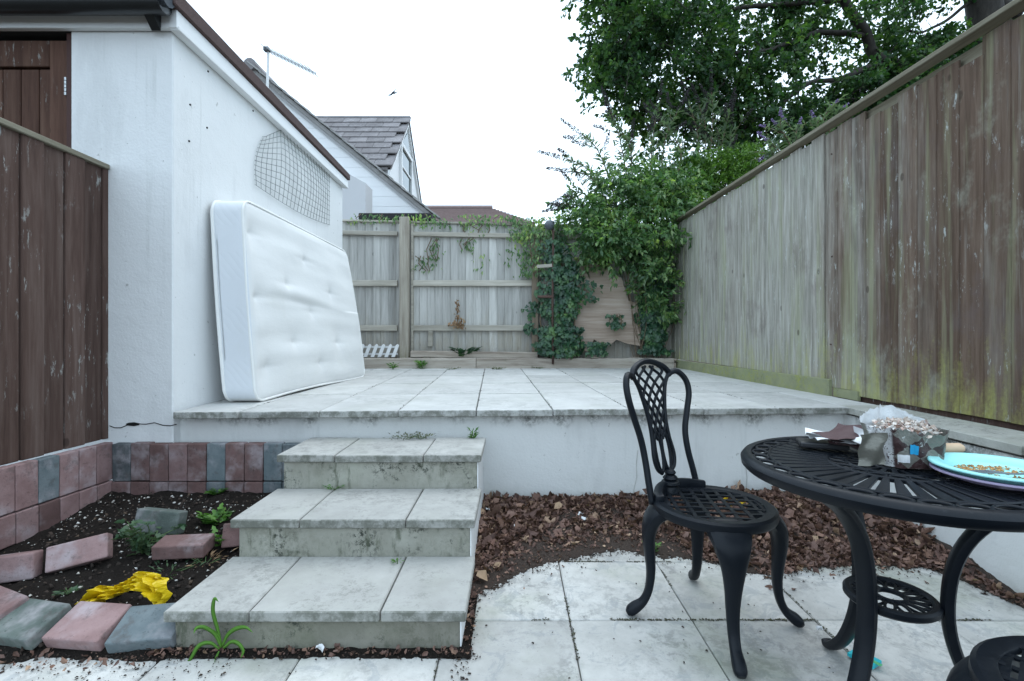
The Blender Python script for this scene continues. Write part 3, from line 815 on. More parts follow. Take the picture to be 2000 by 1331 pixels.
# ================================================================== BRICK EDGING OF THE BED
bw = thing('planter_wall', 'low planter wall of upright pink and grey paving blocks round the soil bed', 'planter wall', (-1.8, 2.7, .1))
bm1 = box_mesh('brick', (.1025, .05, .208), .005, bseg=2); bm2 = box_mesh('brick_low', (.1025, .05, .14), .005, bseg=2)
variants = {}
def brick(me, mat, parent, loc, rot):
    key = (me.name, mat)
    if key not in variants:
        c = me.copy(); c.materials.clear(); c.materials.append(M[mat]); variants[key] = c
    return link('brick', variants[key], None, parent, loc, rot)
seq = ['brick_dark', 'brick_red', 'brick_red', 'brick_pink', 'brick_red', 'brick_grey', 'brick_red', 'brick_red', 'brick_grey', 'brick_grey', 'brick_pink', 'brick_red']
for k, mt in enumerate(seq):
    x = -2.185 + k * .1055
    brick(bm1, mt, bw, (x, 2.715 + jit(.003), .347 + jit(.003)), (R(jit(1)), R(jit(.5)), R(jit(1))))
    brick(bm2, 'brick_red' if mt != 'brick_grey' else 'brick_grey', bw, (x, 2.712, .168), (0, 0, 0))
seq2 = ['brick_pink', 'brick_pink', 'brick_pink', 'brick_grey', 'brick_pink', 'brick_pink', 'brick_red', 'brick_pink', 'brick_grey', 'brick_pink']
yy = 2.66
for k, mt in enumerate(seq2):
    y = 2.655 - k * .1065
    zz = .355 + k * .003
    brick(bm1, mt, bw, (-2.265, y, zz), (0, R(jit(.8)), R(90 + jit(1))))
    brick(bm2, 'brick_pink' if mt != 'brick_grey' else 'brick_red', bw, (-2.262, y, zz - .18), (0, 0, R(90)))
# front edging: blocks lying and leaning back
fe = thing('edging_row', 'row of leaning grey and pink paving blocks edging the bed beside the steps', 'edging', (-1.4, 1.66, 0))
bm3 = box_mesh('edging_block', (.208, .142, .05), .006, bseg=2)
for x, y, z, mt, rz, rx in ((-1.243, 1.662, .060, 'brick_grey', 6, 21), (-1.458, 1.665, .062, 'brick_pink', -7, 22), (-1.675, 1.672, .066, 'brick_green', -13, 21), (-1.86, 1.72, .08, 'brick_pink', -22, 20), (-2.06, 1.79, .09, 'brick_grey', -22, 20)):
    brick(bm3, mt, fe, (x, y, z), (R(rx), R(jit(2)), R(rz)))
# loose bricks on the soil
bm4 = box_mesh('loose_brick', (.205, .10, .06), .006, bseg=2)
def loose(name, mt, loc, rot, label):
    c = bm4.copy(); c.materials.append(M[mt])
    return tag(link(name, c, None, None, loc, rot), label, 'brick', 'loose bricks in the soil bed')
loose('loose_brick', 'brick_pink', (-1.81, 2.02, .15), (R(62), R(-8), R(24)), 'pink brick tilted on its edge in the soil, left of the leafy rose')
loose('loose_brick', 'brick_pink', (-2.02, 1.93, .13), (R(80), R(-3), R(14)), 'pink brick standing on edge at the left picture edge')
loose('loose_brick', 'brick_red', (-1.41, 2.07, .155), (R(6), R(0), R(6)), 'red brick lying flat on the soil beside the rose')
loose('loose_brick', 'brick_green', (-1.62, 2.22, .205), (R(78), R(4), R(-3)), 'grey block standing upright behind the rose')
loose('loose_brick', 'brick_red', (-1.185, 2.17, .17), (R(70), R(0), R(15)), 'red brick half hidden under the second step')

# ================================================================== RIGHT FENCE
rf = thing('timber_fence', 'tall weathered feather-edge fence with green algae along the right of the terrace', 'fence', (2.2, 4, TZ))
def rail_z(y): return 2.475 + (6.06 - y) * .019
y = 1.25; k = 0
while y < 6.40:
    wd = .123 + jit(.006)
    top = rail_z(y) - .026 - .012 * (k % 2) + jit(.005)
    if 2.27 < y < 3.10: top -= .055 + .018 * math.sin(y * 9) + jit(.006)
    bot = .735
    if y < 3.12: bot = .652 + jit(.003)
    elif y < 3.40: bot = .685
    x0, x1 = fence_x(y), fence_x(y + wd)
    xo = -.010 if y > 3.35 else 0
    pr = MB().prism([(x0 - .0105 + xo, y, bot), (x1 - .006 + xo, y + wd + .010, bot), (x1 + .010 + xo, y + wd + .010, bot), (x0 + .004 + xo, y, bot)], (0, 0, top - bot + jit(.004)))
    pr.build('fence_board', M['fence_right'], rf, bevel=.0025)
    y += wd; k += 1
nl = MB()
yn = 1.31
while yn < 6.2:
    for zn in (.98, 1.62, 2.32):
        xn = fence_x(yn) - (.012 if yn > 3.35 else .003)
        nl.tube([(xn - .0045, yn + jit(.012), zn + jit(.02)), (xn + .02, yn, zn)], .0042, 6)
    yn += .123
no_ = nl.build('nails', M['rust'], rf); no_['kind'] = 'stuff'
a, b = Vector((fence_x(1.2) - .024, 1.2, rail_z(1.2) + .006)), Vector((fence_x(6.2) - .024, 6.2, rail_z(6.2) + .006))
MB().bar(a, b, .085, .028).build('cap_rail', M['cap_rail'], rf, bevel=.004)
for z in (.95, 1.6, 2.40):
    MB().bar((fence_x(1.2) + .045, 1.2, z + (.093 if z > 2 else 0)), (fence_x(6.2) + .045, 6.2, z), .05, .08).build('rail', M['cap_rail'], rf)
MB().prism([(fence_x(3.40) - .035, 3.40, TZ - .03), (fence_x(6.15) - .035, 6.15, TZ - .03), (fence_x(6.15) - .035, 6.15, .722), (fence_x(3.40) - .035, 3.40, .742)], (.03, 0, 0)).build('gravel_board', M['gravel_board'], rf, bevel=.004)
MB().prism([(fence_x(1.2) + .016, 1.2, .5), (fence_x(3.4) + .016, 3.4, .5), (fence_x(3.4) + .016, 3.4, .70), (fence_x(1.2) + .016, 1.2, .70)], (.02, 0, 0)).build('gap_shade_board', M['fence_left'], rf)  # added dark backing, makes the gap under the near boards look shaded
MB().box((fence_x(3.27) - .004, 3.27, .655), (.02, .24, .06)).build('base_plate', M['gravel_board'], rf)
for yp in (3.12, 4.9):
    MB().box((fence_x(yp) + .06, yp, 1.4), (.08, .09, 2.1)).build('post', M['post'], rf)

# ================================================================== BACK FENCE
bf = thing('timber_fence', 'grey weathered panel fence with rails across the back of the terrace', 'fence', (0, 6.4, .65))
YB = 6.36
def bx(px, Y=YB): return (px - CX) / F * Y
ztop = lambda x: 2.545 - (x + 2.2) * .022
def bay(xa, xb, n):
    w_ = (xb - xa) / n
    for i in range(n):
        x0 = xa + i * w_; x1 = x0 + w_
        b0 = .70 + (.05 if i % 5 == 2 else 0)
        MB().prism([(x0 + .001, YB - .014, b0), (x1 + .006, YB + .008, b0), (x1 + .006, YB + .022, b0), (x0 + .001, YB + .008, b0)], (0, 0, ztop(x0) - .02 - b0 + jit(.004))).build('fence_board', M['fence_back'], bf, bevel=.002)
bay(-2.35, bx(790), 9); bay(bx(790), bx(1046), 17); bay(bx(1046), 2.26, 19)
for xa, xb in ((-2.35, bx(778)), (bx(806), bx(1039)), (bx(1053), 2.05)):
    for z, hh in ((2.375, .055), (1.715, .075), (1.13, .075)):
        za, zb2 = z - (xa + 2.2) * .018 * (z > 2), z - (xb + 2.2) * .018 * (z > 2)
        MB().bar((xa, YB - .034, za), (xb, YB - .034, zb2), .05, hh).build('rail', M['rail'], bf, bevel=.004)
    MB().bar((xa - .02, YB - .0, ztop(xa) - .006), (xb + .02, YB - .0, ztop(xb) - .006), .075, .026).build('cap_rail', M['rail'], bf, bevel=.004)
MB().box((bx(790, 6.25), 6.26, 1.60), (.118, .10, 1.92)).build('post', M['post'], bf, bevel=.006)
MB().box((bx(805, 6.3), 6.325, 1.66), (.03, .05, 1.66)).build('batten', M['rail'], bf)
MB().box((bx(1045, 6.27), 6.28, 1.52), (.085, .10, 1.7)).build('post', M['brown_post'], bf, bevel=.006)
MB().box((bx(841, 6.3), 6.31, .99), (.06, .06, .2)).build('support_block', M['rail'], bf, bevel=.004)
# timber sleepers and the loose board
def ed(x, y0): return y0 + x * .02
for nm, xa, xb, lab in (('sleeper', -1.95, bx(930, 6.05), 'shorter timber sleeper at the back of the paving, beside the mattress'), ('sleeper', bx(930.6, 6.05), 2.02, 'long cracked timber sleeper at the back of the paving, running to the right fence')):
    s_ = MB(); n = 24
    rings = []
    for i in range(n + 1):
        x = xa + (xb - xa) * i / n
        w1 = mnoise.noise(Vector((x * 5, 0, 1))) * .008; w2 = mnoise.noise(Vector((x * 7, 4, 1))) * .008
        rings.append([Vector((x, ed(x, 6.03) + w1, TZ - .01)), Vector((x, ed(x, 6.03) + w2, .745 + w1)), Vector((x, ed(x, 6.15), .748 + w2)), Vector((x, ed(x, 6.15), TZ - .01))])
    s_.loft(rings)
    tag(s_.build(nm, M['sleeper'], bevel=.006), lab, 'sleeper', 'sleepers edging the terrace')
tag(MB().bar((bx(803, 6.2), 6.2, .795), (bx(1050, 6.2), 6.22, .775), .10, .085).build('loose_board', M['sleeper'], bevel=.008), 'weathered timber board lying on the bed below the back fence', 'board')
# little white picket fence
pk = thing('picket_edging', 'small white picket edging leaning by the fence post behind the mattress', 'picket edging', (-1.75, 6.2, .73))
for i in range(6):
    x = bx(700 + i * 13.6, 6.18); lean = .05
    zb_, zt_ = .755, .925
    pr = [(x - .026, 6.18, zb_), (x + .02, 6.18, zb_), (x + .02 + lean, 6.205, zt_ - .02), (x + lean - .003, 6.207, zt_), (x - .026 + lean, 6.205, zt_ - .02)]
    MB().prism(pr, (0, .012, 0)).build('picket', M['white_paint'], pk, bevel=.003)
for z in (.795, .885):
    MB().box((bx(735, 6.2) + .02, 6.212 + (z - .8) * .15, z), (.50, .012, .022)).build('rail', M['white_paint'], pk)
# plywood sheet
outl = [(1122, 522), (1160, 513), (1195, 530), (1215, 545), (1228, 588), (1246, 592), (1252, 640), (1250, 676), (1225, 672), (1204, 664), (1190, 676), (1172, 670), (1160, 664), (1150, 688), (1128, 682), (1118, 600)]
pw = MB()
front = [W(px, py, 6.16 + (690 - py) * .0006) for px, py in outl]
pw.prism(front, (0, .018, 0))
tag(pw.build('plywood_sheet', M['plywood'], bevel=.002), 'rotten plywood sheet with a broken lower edge leaning in the back corner', 'plywood sheet')
# rusty garden arch
ar = thing('garden_arch', 'rusty thin metal garden arch overgrown with ivy at the back fence', 'garden arch', (.5, 6.05, .7))
xr = (1080 - CX) / F * 6.02
MB().tube([(xr, 6.02, .68), (xr - .006, 6.02, 1.4), (xr + .004, 6.02, 2.3), (xr - .01, 6.05, 2.40), (xr - .03, 6.12, 2.47), (xr - .04, 6.2, 2.48)], .014, 8).build('upright', M['rust'], ar, smooth=True)
MB().tube([(xr - .02, 6.32, .68), (xr - .026, 6.32, 2.40)], .014, 8).build('upright', M['rust'], ar, smooth=True)
for z, mt in ((1.60, 'brown_post'), (1.52 - .35 + .36, 'rust'), (1.53 - .36 + .0, 'rust'), (.95, 'rust')):
    pass
MB().bar((xr - .20, 6.05, CAM_Z + (650 - 521) / F * 6.05), (xr + .0, 6.03, CAM_Z + (650 - 519) / F * 6.03), .03, .04).build('cross_bar', M['rail'], ar)
MB().tube([(xr - .19, 6.05, CAM_Z + (650 - 580) / F * 6.05), (xr, 6.02, CAM_Z + (650 - 580) / F * 6.02)], .017, 8).build('cross_bar', M['rust'], ar)
# garden lamp on the post
gl = thing('garden_lamp', 'dark grey round wall lamp on the ivy-covered fence post', 'lamp', tuple(W(1073, 440, 6.0)))
c = W(1073, 440, 6.0)
MB().lathe([(.001, .062), (.03, .055), (.052, .03), (.06, 0), (.052, -.03), (.03, -.055), (.001, -.062)], c, 18).build('lamp_head', M['lamp_grey'], gl, smooth=True)
MB().tube([c + Vector((.02, .03, .05)), c + Vector((.055, .06, .05)), c + Vector((.05, .2, -.02))], .015, 8).build('bracket', M['lamp_grey'], gl)

# ================================================================== HOUSES BEHIND
hs = thing('house', 'white gabled house with a tiled dormer behind the outbuilding', 'house', (-4, 9, 0))
YG = 8.2
ap, ev = W(497, 137, YG), W(838, 415, YG)
xl = 2 * ap.x - ev.x
def clad(z): return ap.x + (ap.z - z) / (ap.z - ev.z) * (ev.x - ap.x)
MB().prism([(xl, YG, 0), (ev.x - .1, YG, 0), (ev.x - .1, YG, ev.z - .05), (ap.x, YG, ap.z - .12), (xl, YG, ev.z - .05)], (0, 4.8, 0)).build('wall', M['cladding'], hs)
z = 2.55
while z < 5.3:                                        # cladding boards on the gable
    xb_, xt_ = clad(z) - .13, clad(z + .163) - .13
    if xt_ > ap.x + .05:
        MB().prism([(2 * ap.x - xb_, YG - .009, z), (xb_, YG - .009, z), (xt_, YG - .006, z + .163), (2 * ap.x - xt_, YG - .006, z + .163)], (0, .005, 0)).build('cladding_board', M['cladding'], hs)
    z += .165
sl = (ev - ap).normalized(); nrm = Vector((-sl.z, 0, sl.x))
if nrm.z < 0: nrm = -nrm
rfm = MB().prism([ap + nrm * .0 + Vector((0, -.1, 0)), ev + sl * .12 + Vector((0, -.1, 0)), ev + sl * .12 - nrm * .06 + Vector((0, -.1, 0)), ap - nrm * .06 + Vector((0, -.1, 0))], (0, 4.95, 0))
apm = [Vector((2 * ap.x - p.x, p.y, p.z)) for p in (ap + Vector((0, -.1, 0)), ev + sl * .12 + Vector((0, -.1, 0)), ev + sl * .12 - nrm * .06 + Vector((0, -.1, 0)), ap - nrm * .06 + Vector((0, -.1, 0)))]
rfm.prism(apm, (0, 4.95, 0))
mr = rfm.build('roof', M['verge'], hs)
# verge: overlapping tile ends stepping down the gable
L = (ev - ap).length; n = 15
tile_v = box_mesh('verge_tile', (L / n + .05, .30, .022), .003); tile_v.materials.append(M['verge'])
ang = math.atan2(-(sl.z), sl.x)
for i in range(n + 1):
    p = ap + sl * (L / n) * (i + .35) + nrm * .024
    link('verge_tile', tile_v, None, mr, p + Vector((0, -.02, 0)), (0, ang - .05, 0))
MB().prism([ap - nrm * .005 + Vector((0, -.03, 0)), ev + sl * .1 - nrm * .005 + Vector((0, -.03, 0)), ev + sl * .1 - nrm * .10 + Vector((0, -.03, 0)), ap - nrm * .10 + Vector((0, -.03, 0))], (0, -.02, 0)).build('bargeboard', M['grey_wall'], hs)
MB().tube([ap + Vector((0, -.16, .02)), ap + Vector((0, 4.8, .02))], .10, 10).build('ridge', M['tile'], hs)
# dormer
XD = -2.1; yd, zd = 9.77, 5.39; hw = 1.46
dw = MB().prism([(XD - .06, yd, zd - .10), (XD - .06, yd - hw + .08, zd - hw - .02), (XD - .06, yd - hw + .08, 2.9), (XD - .06, yd + hw - .08, 2.9), (XD - .06, yd + hw - .08, zd - hw - .02)], (-2.2, 0, 0)).build('dormer_wall', M['cladding'], hs)
for s in (-1, 1):
    MB().prism([(XD - .02, yd, zd - .02), (XD - .02, yd + s * hw, zd - hw - .02), (XD - .02, yd + s * hw, zd - hw - .16), (XD - .02, yd, zd - .16)], (-.04, 0, 0)).build('bargeboard', M['white_paint'], dw)
s2 = 1 / math.sqrt(2)
MB().prism([(XD, yd, zd), (XD, yd + hw, zd - hw), (XD, yd + hw, zd - hw - .05), (XD, yd, zd - .05)], (-3.2, 0, 0)).build('dormer_roof', M['tile'], hs)
dn = MB().prism([(XD, yd, zd - .01), (XD, yd - hw, zd - hw - .01), (XD, yd - hw, zd - hw - .06), (XD, yd, zd - .06)], (-3.2, 0, 0)).build('dormer_roof', M['tile'], hs)
rows = 9; rl = hw * math.sqrt(2) / rows
tme = box_mesh('roof_tile', (.325, rl + .06, .024), .003); tme.materials.append(M['tile'])
for r_ in range(rows):
    d = rl * (r_ + .55)
    for i in range(10):
        x = XD - .13 - .33 * i - (.165 if r_ % 2 else 0)
        if x < -5: continue
        link('roof_tile', tme, None, dn, (x, yd - d * s2 - .018, zd - d * s2 + .018), (R(45 - 4.0) + jit(.012), jit(.006), jit(.012)))
    if r_ % 2:
        pass
MB().tube([(XD + .01, yd, zd + .0), (XD - 2.4, yd, zd + .0)], .055, 8).build('ridge', M['tile'], hs)
# dormer window
wy0, wy1, wz0, wz1 = 9.17, 10.08, 3.86, 4.66
wf = MB(); t_ = .07
for a, b in (((wy0, wz0), (wy1, wz0)), ((wy0, wz1), (wy1, wz1))):
    wf.box((XD - .04, (wy0 + wy1) / 2, a[1]), (.06, wy1 - wy0 + t_, t_))
for yq in (wy0, wy1): wf.box((XD - .04, yq, (wz0 + wz1) / 2), (.06, t_, wz1 - wz0 - t_))
wfo = wf.build('window', M['white_paint'], dw)
MB().box((XD - .05, (wy0 + wy1) / 2, (wz0 + wz1) / 2), (.015, wy1 - wy0 - t_, wz1 - wz0 - t_)).build('pane', M['glass'], wfo)
MB().box((XD - .042, (wy0 + wy1) / 2, (wz0 + wz1) / 2), (.04, wy1 - wy0 - t_, .035)).build('glazing_bar', M['white_paint'], wfo)
MB().prism([(XD - .03, wy0 + .1, 4.72), (XD - .03, wy1 - .15, 4.72), (XD - .03, (wy0 + wy1) / 2 + .1, 5.08)], (-.02, 0, 0)).build('pane', M['glass'], wfo)
# lower grey wall beside the house
lw = [W(640, 318, 7.2), W(714, 358, 7.2)]
tag(MB().prism([Vector((lw[0].x, 7.2, 0)), Vector((lw[1].x, 7.2, 0)), lw[1], lw[0]], (0, .35, 0)).build('extension_wall', M['grey_wall']), 'pale grey house extension wall between outbuilding and white gable', 'wall')
# low felt-roofed shed behind the fence
sh = thing('shed', 'low shed with black felt roof edge peeping over the back fence', 'shed', (-1.7, 7.0, 0))
a, b = W(701, 417, 6.85), W(843, 417, 6.85)
MB().box(((a.x + b.x) / 2, 7.05, a.z - .05), (b.x - a.x, .45, .10)).build('roof', M['roof_felt'], sh, bevel=.01)
MB().box(((a.x + b.x) / 2, 7.07, (a.z - .1) / 2), (b.x - a.x - .1, .38, a.z - .10)).build('wall', M['brown_post'], sh)
# far house with red tiles
fh = thing('house', 'distant house with a red tiled hipped roof above the back fence', 'house', (-3, 27, 0))
r0, r1 = W(770, 408, 26), W(962, 408, 26)
e0, e1 = W(720, 436, 24), W(1046, 436, 24)
zr, ze = r0.z, e0.z
course = 12
rm = MB()
for k in range(course):
    t0, t1 = k / course, (k + 1) / course
    A0, A1 = r0.lerp(e0, t0), r1.lerp(e1, t0); B0, B1 = r0.lerp(e0, t1), r1.lerp(e1, t1)
    up = Vector((0, -.02, .05))
    rm.add([A0, A1, B1 + up, B0 + up, B0, B1], [(0, 1, 2, 3), (3, 2, 5, 4)])
rm.add([r1, e1, Vector((e1.x, 31, ze)), r0, e0, Vector((e0.x, 31, ze))], [(0, 1, 2), (3, 5, 4), (0, 2, 5, 3)])
rm.build('roof', M['red_tile'], fh, fix=False)
MB().tube([r0 + Vector((0, 0, .05)), r1 + Vector((0, 0, .05))], .13, 6).build('ridge', M['red_tile'], fh)
MB().box(((e0.x + e1.x) / 2, 27.6, ze / 2 - .1), (e1.x - e0.x - .6, 6.2, ze - .2)).build('wall', M['grey_wall'], fh)
# aerial
ae = thing('aerial', 'thin television aerial on a white mast above the roof edge', 'aerial', tuple(W(523, 165, 7.9)))
MB().tube([W(522, 190, 7.9), W(524, 100, 7.9)], .022, 8).build('mast', M['white_paint'], ae)
MB().bar(W(518, 96, 7.9), W(617, 144, 7.9), .02, .03).build('boom', M['steel'], ae)
el = MB()
for k in range(14):
    p = W(522 + 6.8 * k, 97.5 + 3.3 * k, 7.9); el.tube([p + Vector((-.02, -.16, 0)), p + Vector((.02, .16, 0))], .006, 5)
el.build('elements', M['steel'], ae)
MB().box(W(521, 97, 7.88), (.09, .08, .07)).build('clamp', M['lamp_grey'], ae, bevel=.01)
# bird
bd = MB(); c = W(767, 182, 14)
fw = Vector((-.55, .2, -.45)).normalized(); sd = Vector((.75, .3, .45)).normalized(); upv = fw.cross(sd).normalized()
bd.tube([c - fw * .11, c - fw * .05, c, c + fw * .06, c + fw * .085, c + fw * .105], [.004, .018, .026, .02, .016, .003], 8)
for s in (-1, 1):
    r_ = sd * s
    bd.add([c + fw * .04, c + r_ * .09 + fw * .05 + upv * .03, c + r_ * .19 - fw * .02 + upv * .02, c + r_ * .08 - fw * .02 + upv * .025, c - fw * .03, c + upv * .008, c + r_ * .09 + upv * .037], [(0, 1, 6, 5), (1, 2, 6), (6, 2, 3), (5, 6, 3, 4), (0, 4, 3, 2, 1)])
bd.add([c - fw * .09 + sd * .006, c - fw * .16 + sd * .035, c - fw * .14, c - fw * .16 - sd * .035, c - fw * .09 - sd * .006, c - fw * .1 + upv * .004], [(0, 1, 2, 5), (5, 2, 3, 4), (4, 3, 2, 1, 0)])
tag(bd.build('bird', M['feather'], smooth=False), 'small dark bird flying in the white sky', 'bird')
# ================================================================== MATTRESS
mt = thing('mattress', 'white tufted double mattress leaning on its side against the white wall', 'mattress', (-1.75, 4.05, TZ))
ML, MH, MT = 1.90, 1.29, .215
MY0 = 3.035
def m_point(a, b, c_):
    """a 0..1 along, b 0..1 up, c_ 0 back .. 1 front face -> world"""
    y = MY0 + a * ML; z = TZ + .004 + b * MH
    lean = -.085 * b
    x = WX + .04 + .04 * (1 - b) + lean * .55 + c_ * MT + .09 * a * (1 - b) + .02
    x += .018 * math.sin(b * 3.1) * (a > .0)
    y -= .018 * math.sin(b * math.pi) * (1 - a) - .05 * (1 - b) * a
    z += .010 * math.sin(a * 5) * (1 - b)
    if b > .5: z -= .02 * a * a
    return Vector((x, y, z))
tufts = [(404, 245), (708, 410), (940, 490), (580, 560), (402, 640), (835, 610), (712, 735), (952, 740), (600, 925), (850, 920), (445, 1075), (738, 1050), (990, 1020)]
TF = []
for zx, zy in tufts:
    px, py = 380 + zx / 3.169, 380 + zy / 3.169
    X_ = WX + .30; Y_ = -X_ * F / (CX - px); TF.append(((Y_ - MY0) / ML, (CAM_Z - (py - CY) / F * Y_ - TZ) / MH))
TF = [q for q in TF if q[0] < .87]
rr = .035
def m_round(a, b, c_):
    """rounded box: a, b, c_ in 0..1 on the surface"""
    y, z, x = a * ML, b * MH, c_ * MT
    cy = min(max(y, rr), ML - rr); cz = min(max(z, rr), MH - rr); cx = min(max(x, rr), MT - rr)
    d = Vector((x - cx, y - cy, z - cz))
    cnt = sum(1 for q in d if abs(q) > 1e-9)
    if d.length > 1e-9:
        q = d.normalized() * rr if cnt > 1 else d
        x, y, z = cx + q.x, cy + q.y, cz + q.z
    rc = .085                                    # rounded corners of the outline
    gy = min(max(y, rc), ML - rc); gz = min(max(z, rc), MH - rc)
    dy, dz = y - gy, z - gz; dd = math.hypot(dy, dz)
    if dd > rc: y, z = gy + dy / dd * rc, gz + dz / dd * rc
    return y / ML, z / MH, x / MT
def m_front(u, v):
    a, b, c_ = m_round(u, v, 1.0)
    p = m_point(a, b, c_)
    dx = .014 * math.sin(math.pi * min(1, u)) ** .5 * math.sin(math.pi * min(1, v)) ** .5
    for ta, tb in TF:
        dy, dz = (a - ta) * ML, (b - tb) * MH
        r2 = math.hypot(dy, dz)
        dx -= .018 * math.exp(-(r2 / .035) ** 1.2) + .008 * math.exp(-(r2 / .13) ** 2)
        dx -= .006 * math.exp(-(dz / .016) ** 2) * math.exp(-(dy / .16) ** 2)
    dx += .009 * mnoise.noise(Vector((a * 5, b * 4, 2))) + .010 * mnoise.noise(Vector((a * 2.5 + b * 2, b * 11, 7)))
    dx -= .012 * math.exp(-((b - .54 + .06 * a) / .02) ** 2) * math.exp(-((a - .35) / .22) ** 2)
    dx += .014 * math.exp(-((b - .585 + .06 * a) / .04) ** 2) * math.exp(-((a - .33) / .22) ** 2)
    ed_ = min(1, min(u, 1 - u) * ML / .07) * min(1, min(v, 1 - v) * MH / .07)
    p.x += dx * ed_
    return p
MB().grid(m_front, 130, 90).build('front_panel', M['mattress'], mt, smooth=True, fix=False)
MB().grid(lambda u, v: m_point(*m_round(1 - u, v, 0.0)), 20, 20).build('back_panel', M['mattress'], mt, smooth=True, fix=False)
def side_fn(fn):
    def f(u, v):
        a, b, c_ = fn(u, v)
        return m_point(*m_round(a, b, c_))
    return f
bd_ = MB()
bd_.grid(side_fn(lambda u, v: (0.0, v, u)), 20, 60)
bd_.build('side_panel', M['mattress_side'], mt, smooth=True, fix=False)
bd_ = MB()
bd_.grid(side_fn(lambda u, v: (1.0, v, 1 - u)), 20, 60)
bd_.grid(side_fn(lambda u, v: (v, 1.0, 1 - u)), 20, 60)
bd_.grid(side_fn(lambda u, v: (v, 0.0, u)), 20, 60)
bd_.build('border_panel', M['mattress'], mt, smooth=True, fix=False)
def loop_pts(c_, inset):
    pts = []
    e = .045
    for k in range(40): pts.append((e + (1 - 2 * e) * k / 40, 1))
    for k in range(7): an = R(90 - 15 * k); pts.append((1 - e + e * math.cos(an), 1 - .06 + .06 * math.sin(an)))
    for k in range(1, 30): pts.append((1, 1 - .06 - .88 * k / 30))
    for k in range(7): an = R(-15 * k); pts.append((1 - e + e * math.cos(an), .06 + .06 * math.sin(an)))
    for k in range(1, 40): pts.append((1 - e - (1 - 2 * e) * k / 40, 0))
    for k in range(7): an = R(-90 - 15 * k); pts.append((e + e * math.cos(an), .06 + .06 * math.sin(an)))
    for k in range(1, 30): pts.append((0, .06 + .88 * k / 30))
    for k in range(7): an = R(180 - 15 * k); pts.append((e + e * math.cos(an), 1 - .06 + .06 * math.sin(an)))
    out = []
    for a, b in pts:
        p = m_point(a, b, c_)
        m = m_point(.5, .5, c_)
        out.append(p + (Vector((0, m.y - p.y, m.z - p.z)).normalized()) * inset)
    return out
MB().tube(loop_pts(.965, .008), .009, 6, closed=True).build('piping', M['piping'], mt, smooth=True)
MB().tube(loop_pts(.085, .010), .014, 6, closed=True).build('piping', M['piping'], mt, smooth=True)

# ================================================================== BLACK CAST METAL CHAIRS
def lathe_ring(r0, r1, z0, z1, bev=.006):
    b = min(bev, (r1 - r0) / 2.1, (z1 - z0) / 2.1)
    return [(r0, z0 + b), (r0 + b, z0), (r1 - b, z0), (r1, z0 + b), (r1, z1 - b), (r1 - b, z1), (r0 + b, z1), (r0, z1 - b)]
def spline(pts, n=6):
    pts = [Vector(p) for p in pts]; out = []
    P = [pts[0] * 2 - pts[1]] + pts + [pts[-1] * 2 - pts[-2]]
    for i in range(1, len(P) - 2):
        for k in range(n):
            t = k / n; p0, p1, p2, p3 = P[i - 1], P[i], P[i + 1], P[i + 2]
            out.append(0.5 * ((2 * p1) + (p2 - p0) * t + (2 * p0 - 5 * p1 + 4 * p2 - p3) * t * t + (3 * p1 - p0 - 3 * p2 + p3) * t ** 3))
    out.append(pts[-1]); return out
def leg_mesh(ang, path, parent, name='leg', n=14, sub=4, c0=Vector((0, 0, 0))):
    """path: (radius, height, width across, thickness)"""
    dr_ = Vector((math.cos(ang), math.sin(ang), 0)); tn = Vector((-math.sin(ang), math.cos(ang), 0))
    rz = spline([(p[0], p[1], 0) for p in path], sub); wt = spline([(p[2], p[3], 0) for p in path], sub)
    rings = []
    for i, (p, w_) in enumerate(zip(rz, wt)):
        t = (rz[min(i + 1, len(rz) - 1)] - rz[max(i - 1, 0)]); t.normalize()
        nv = dr_ * (-t.y) + Vector((0, 0, 1)) * t.x
        ce = c0 + dr_ * p.x + Vector((0, 0, p.y))
        ring = []
        for k in range(n):
            a = 2 * math.pi * k / n; ca_, sa_ = math.cos(a), math.sin(a)
            ring.append(ce + tn * (math.copysign(abs(ca_) ** .75, ca_) * w_.x / 2) + nv * (math.copysign(abs(sa_) ** .75, sa_) * w_.y / 2))
        rings.append(ring)
    return MB().loft(rings).build(name, M['black'], parent, smooth='auto')
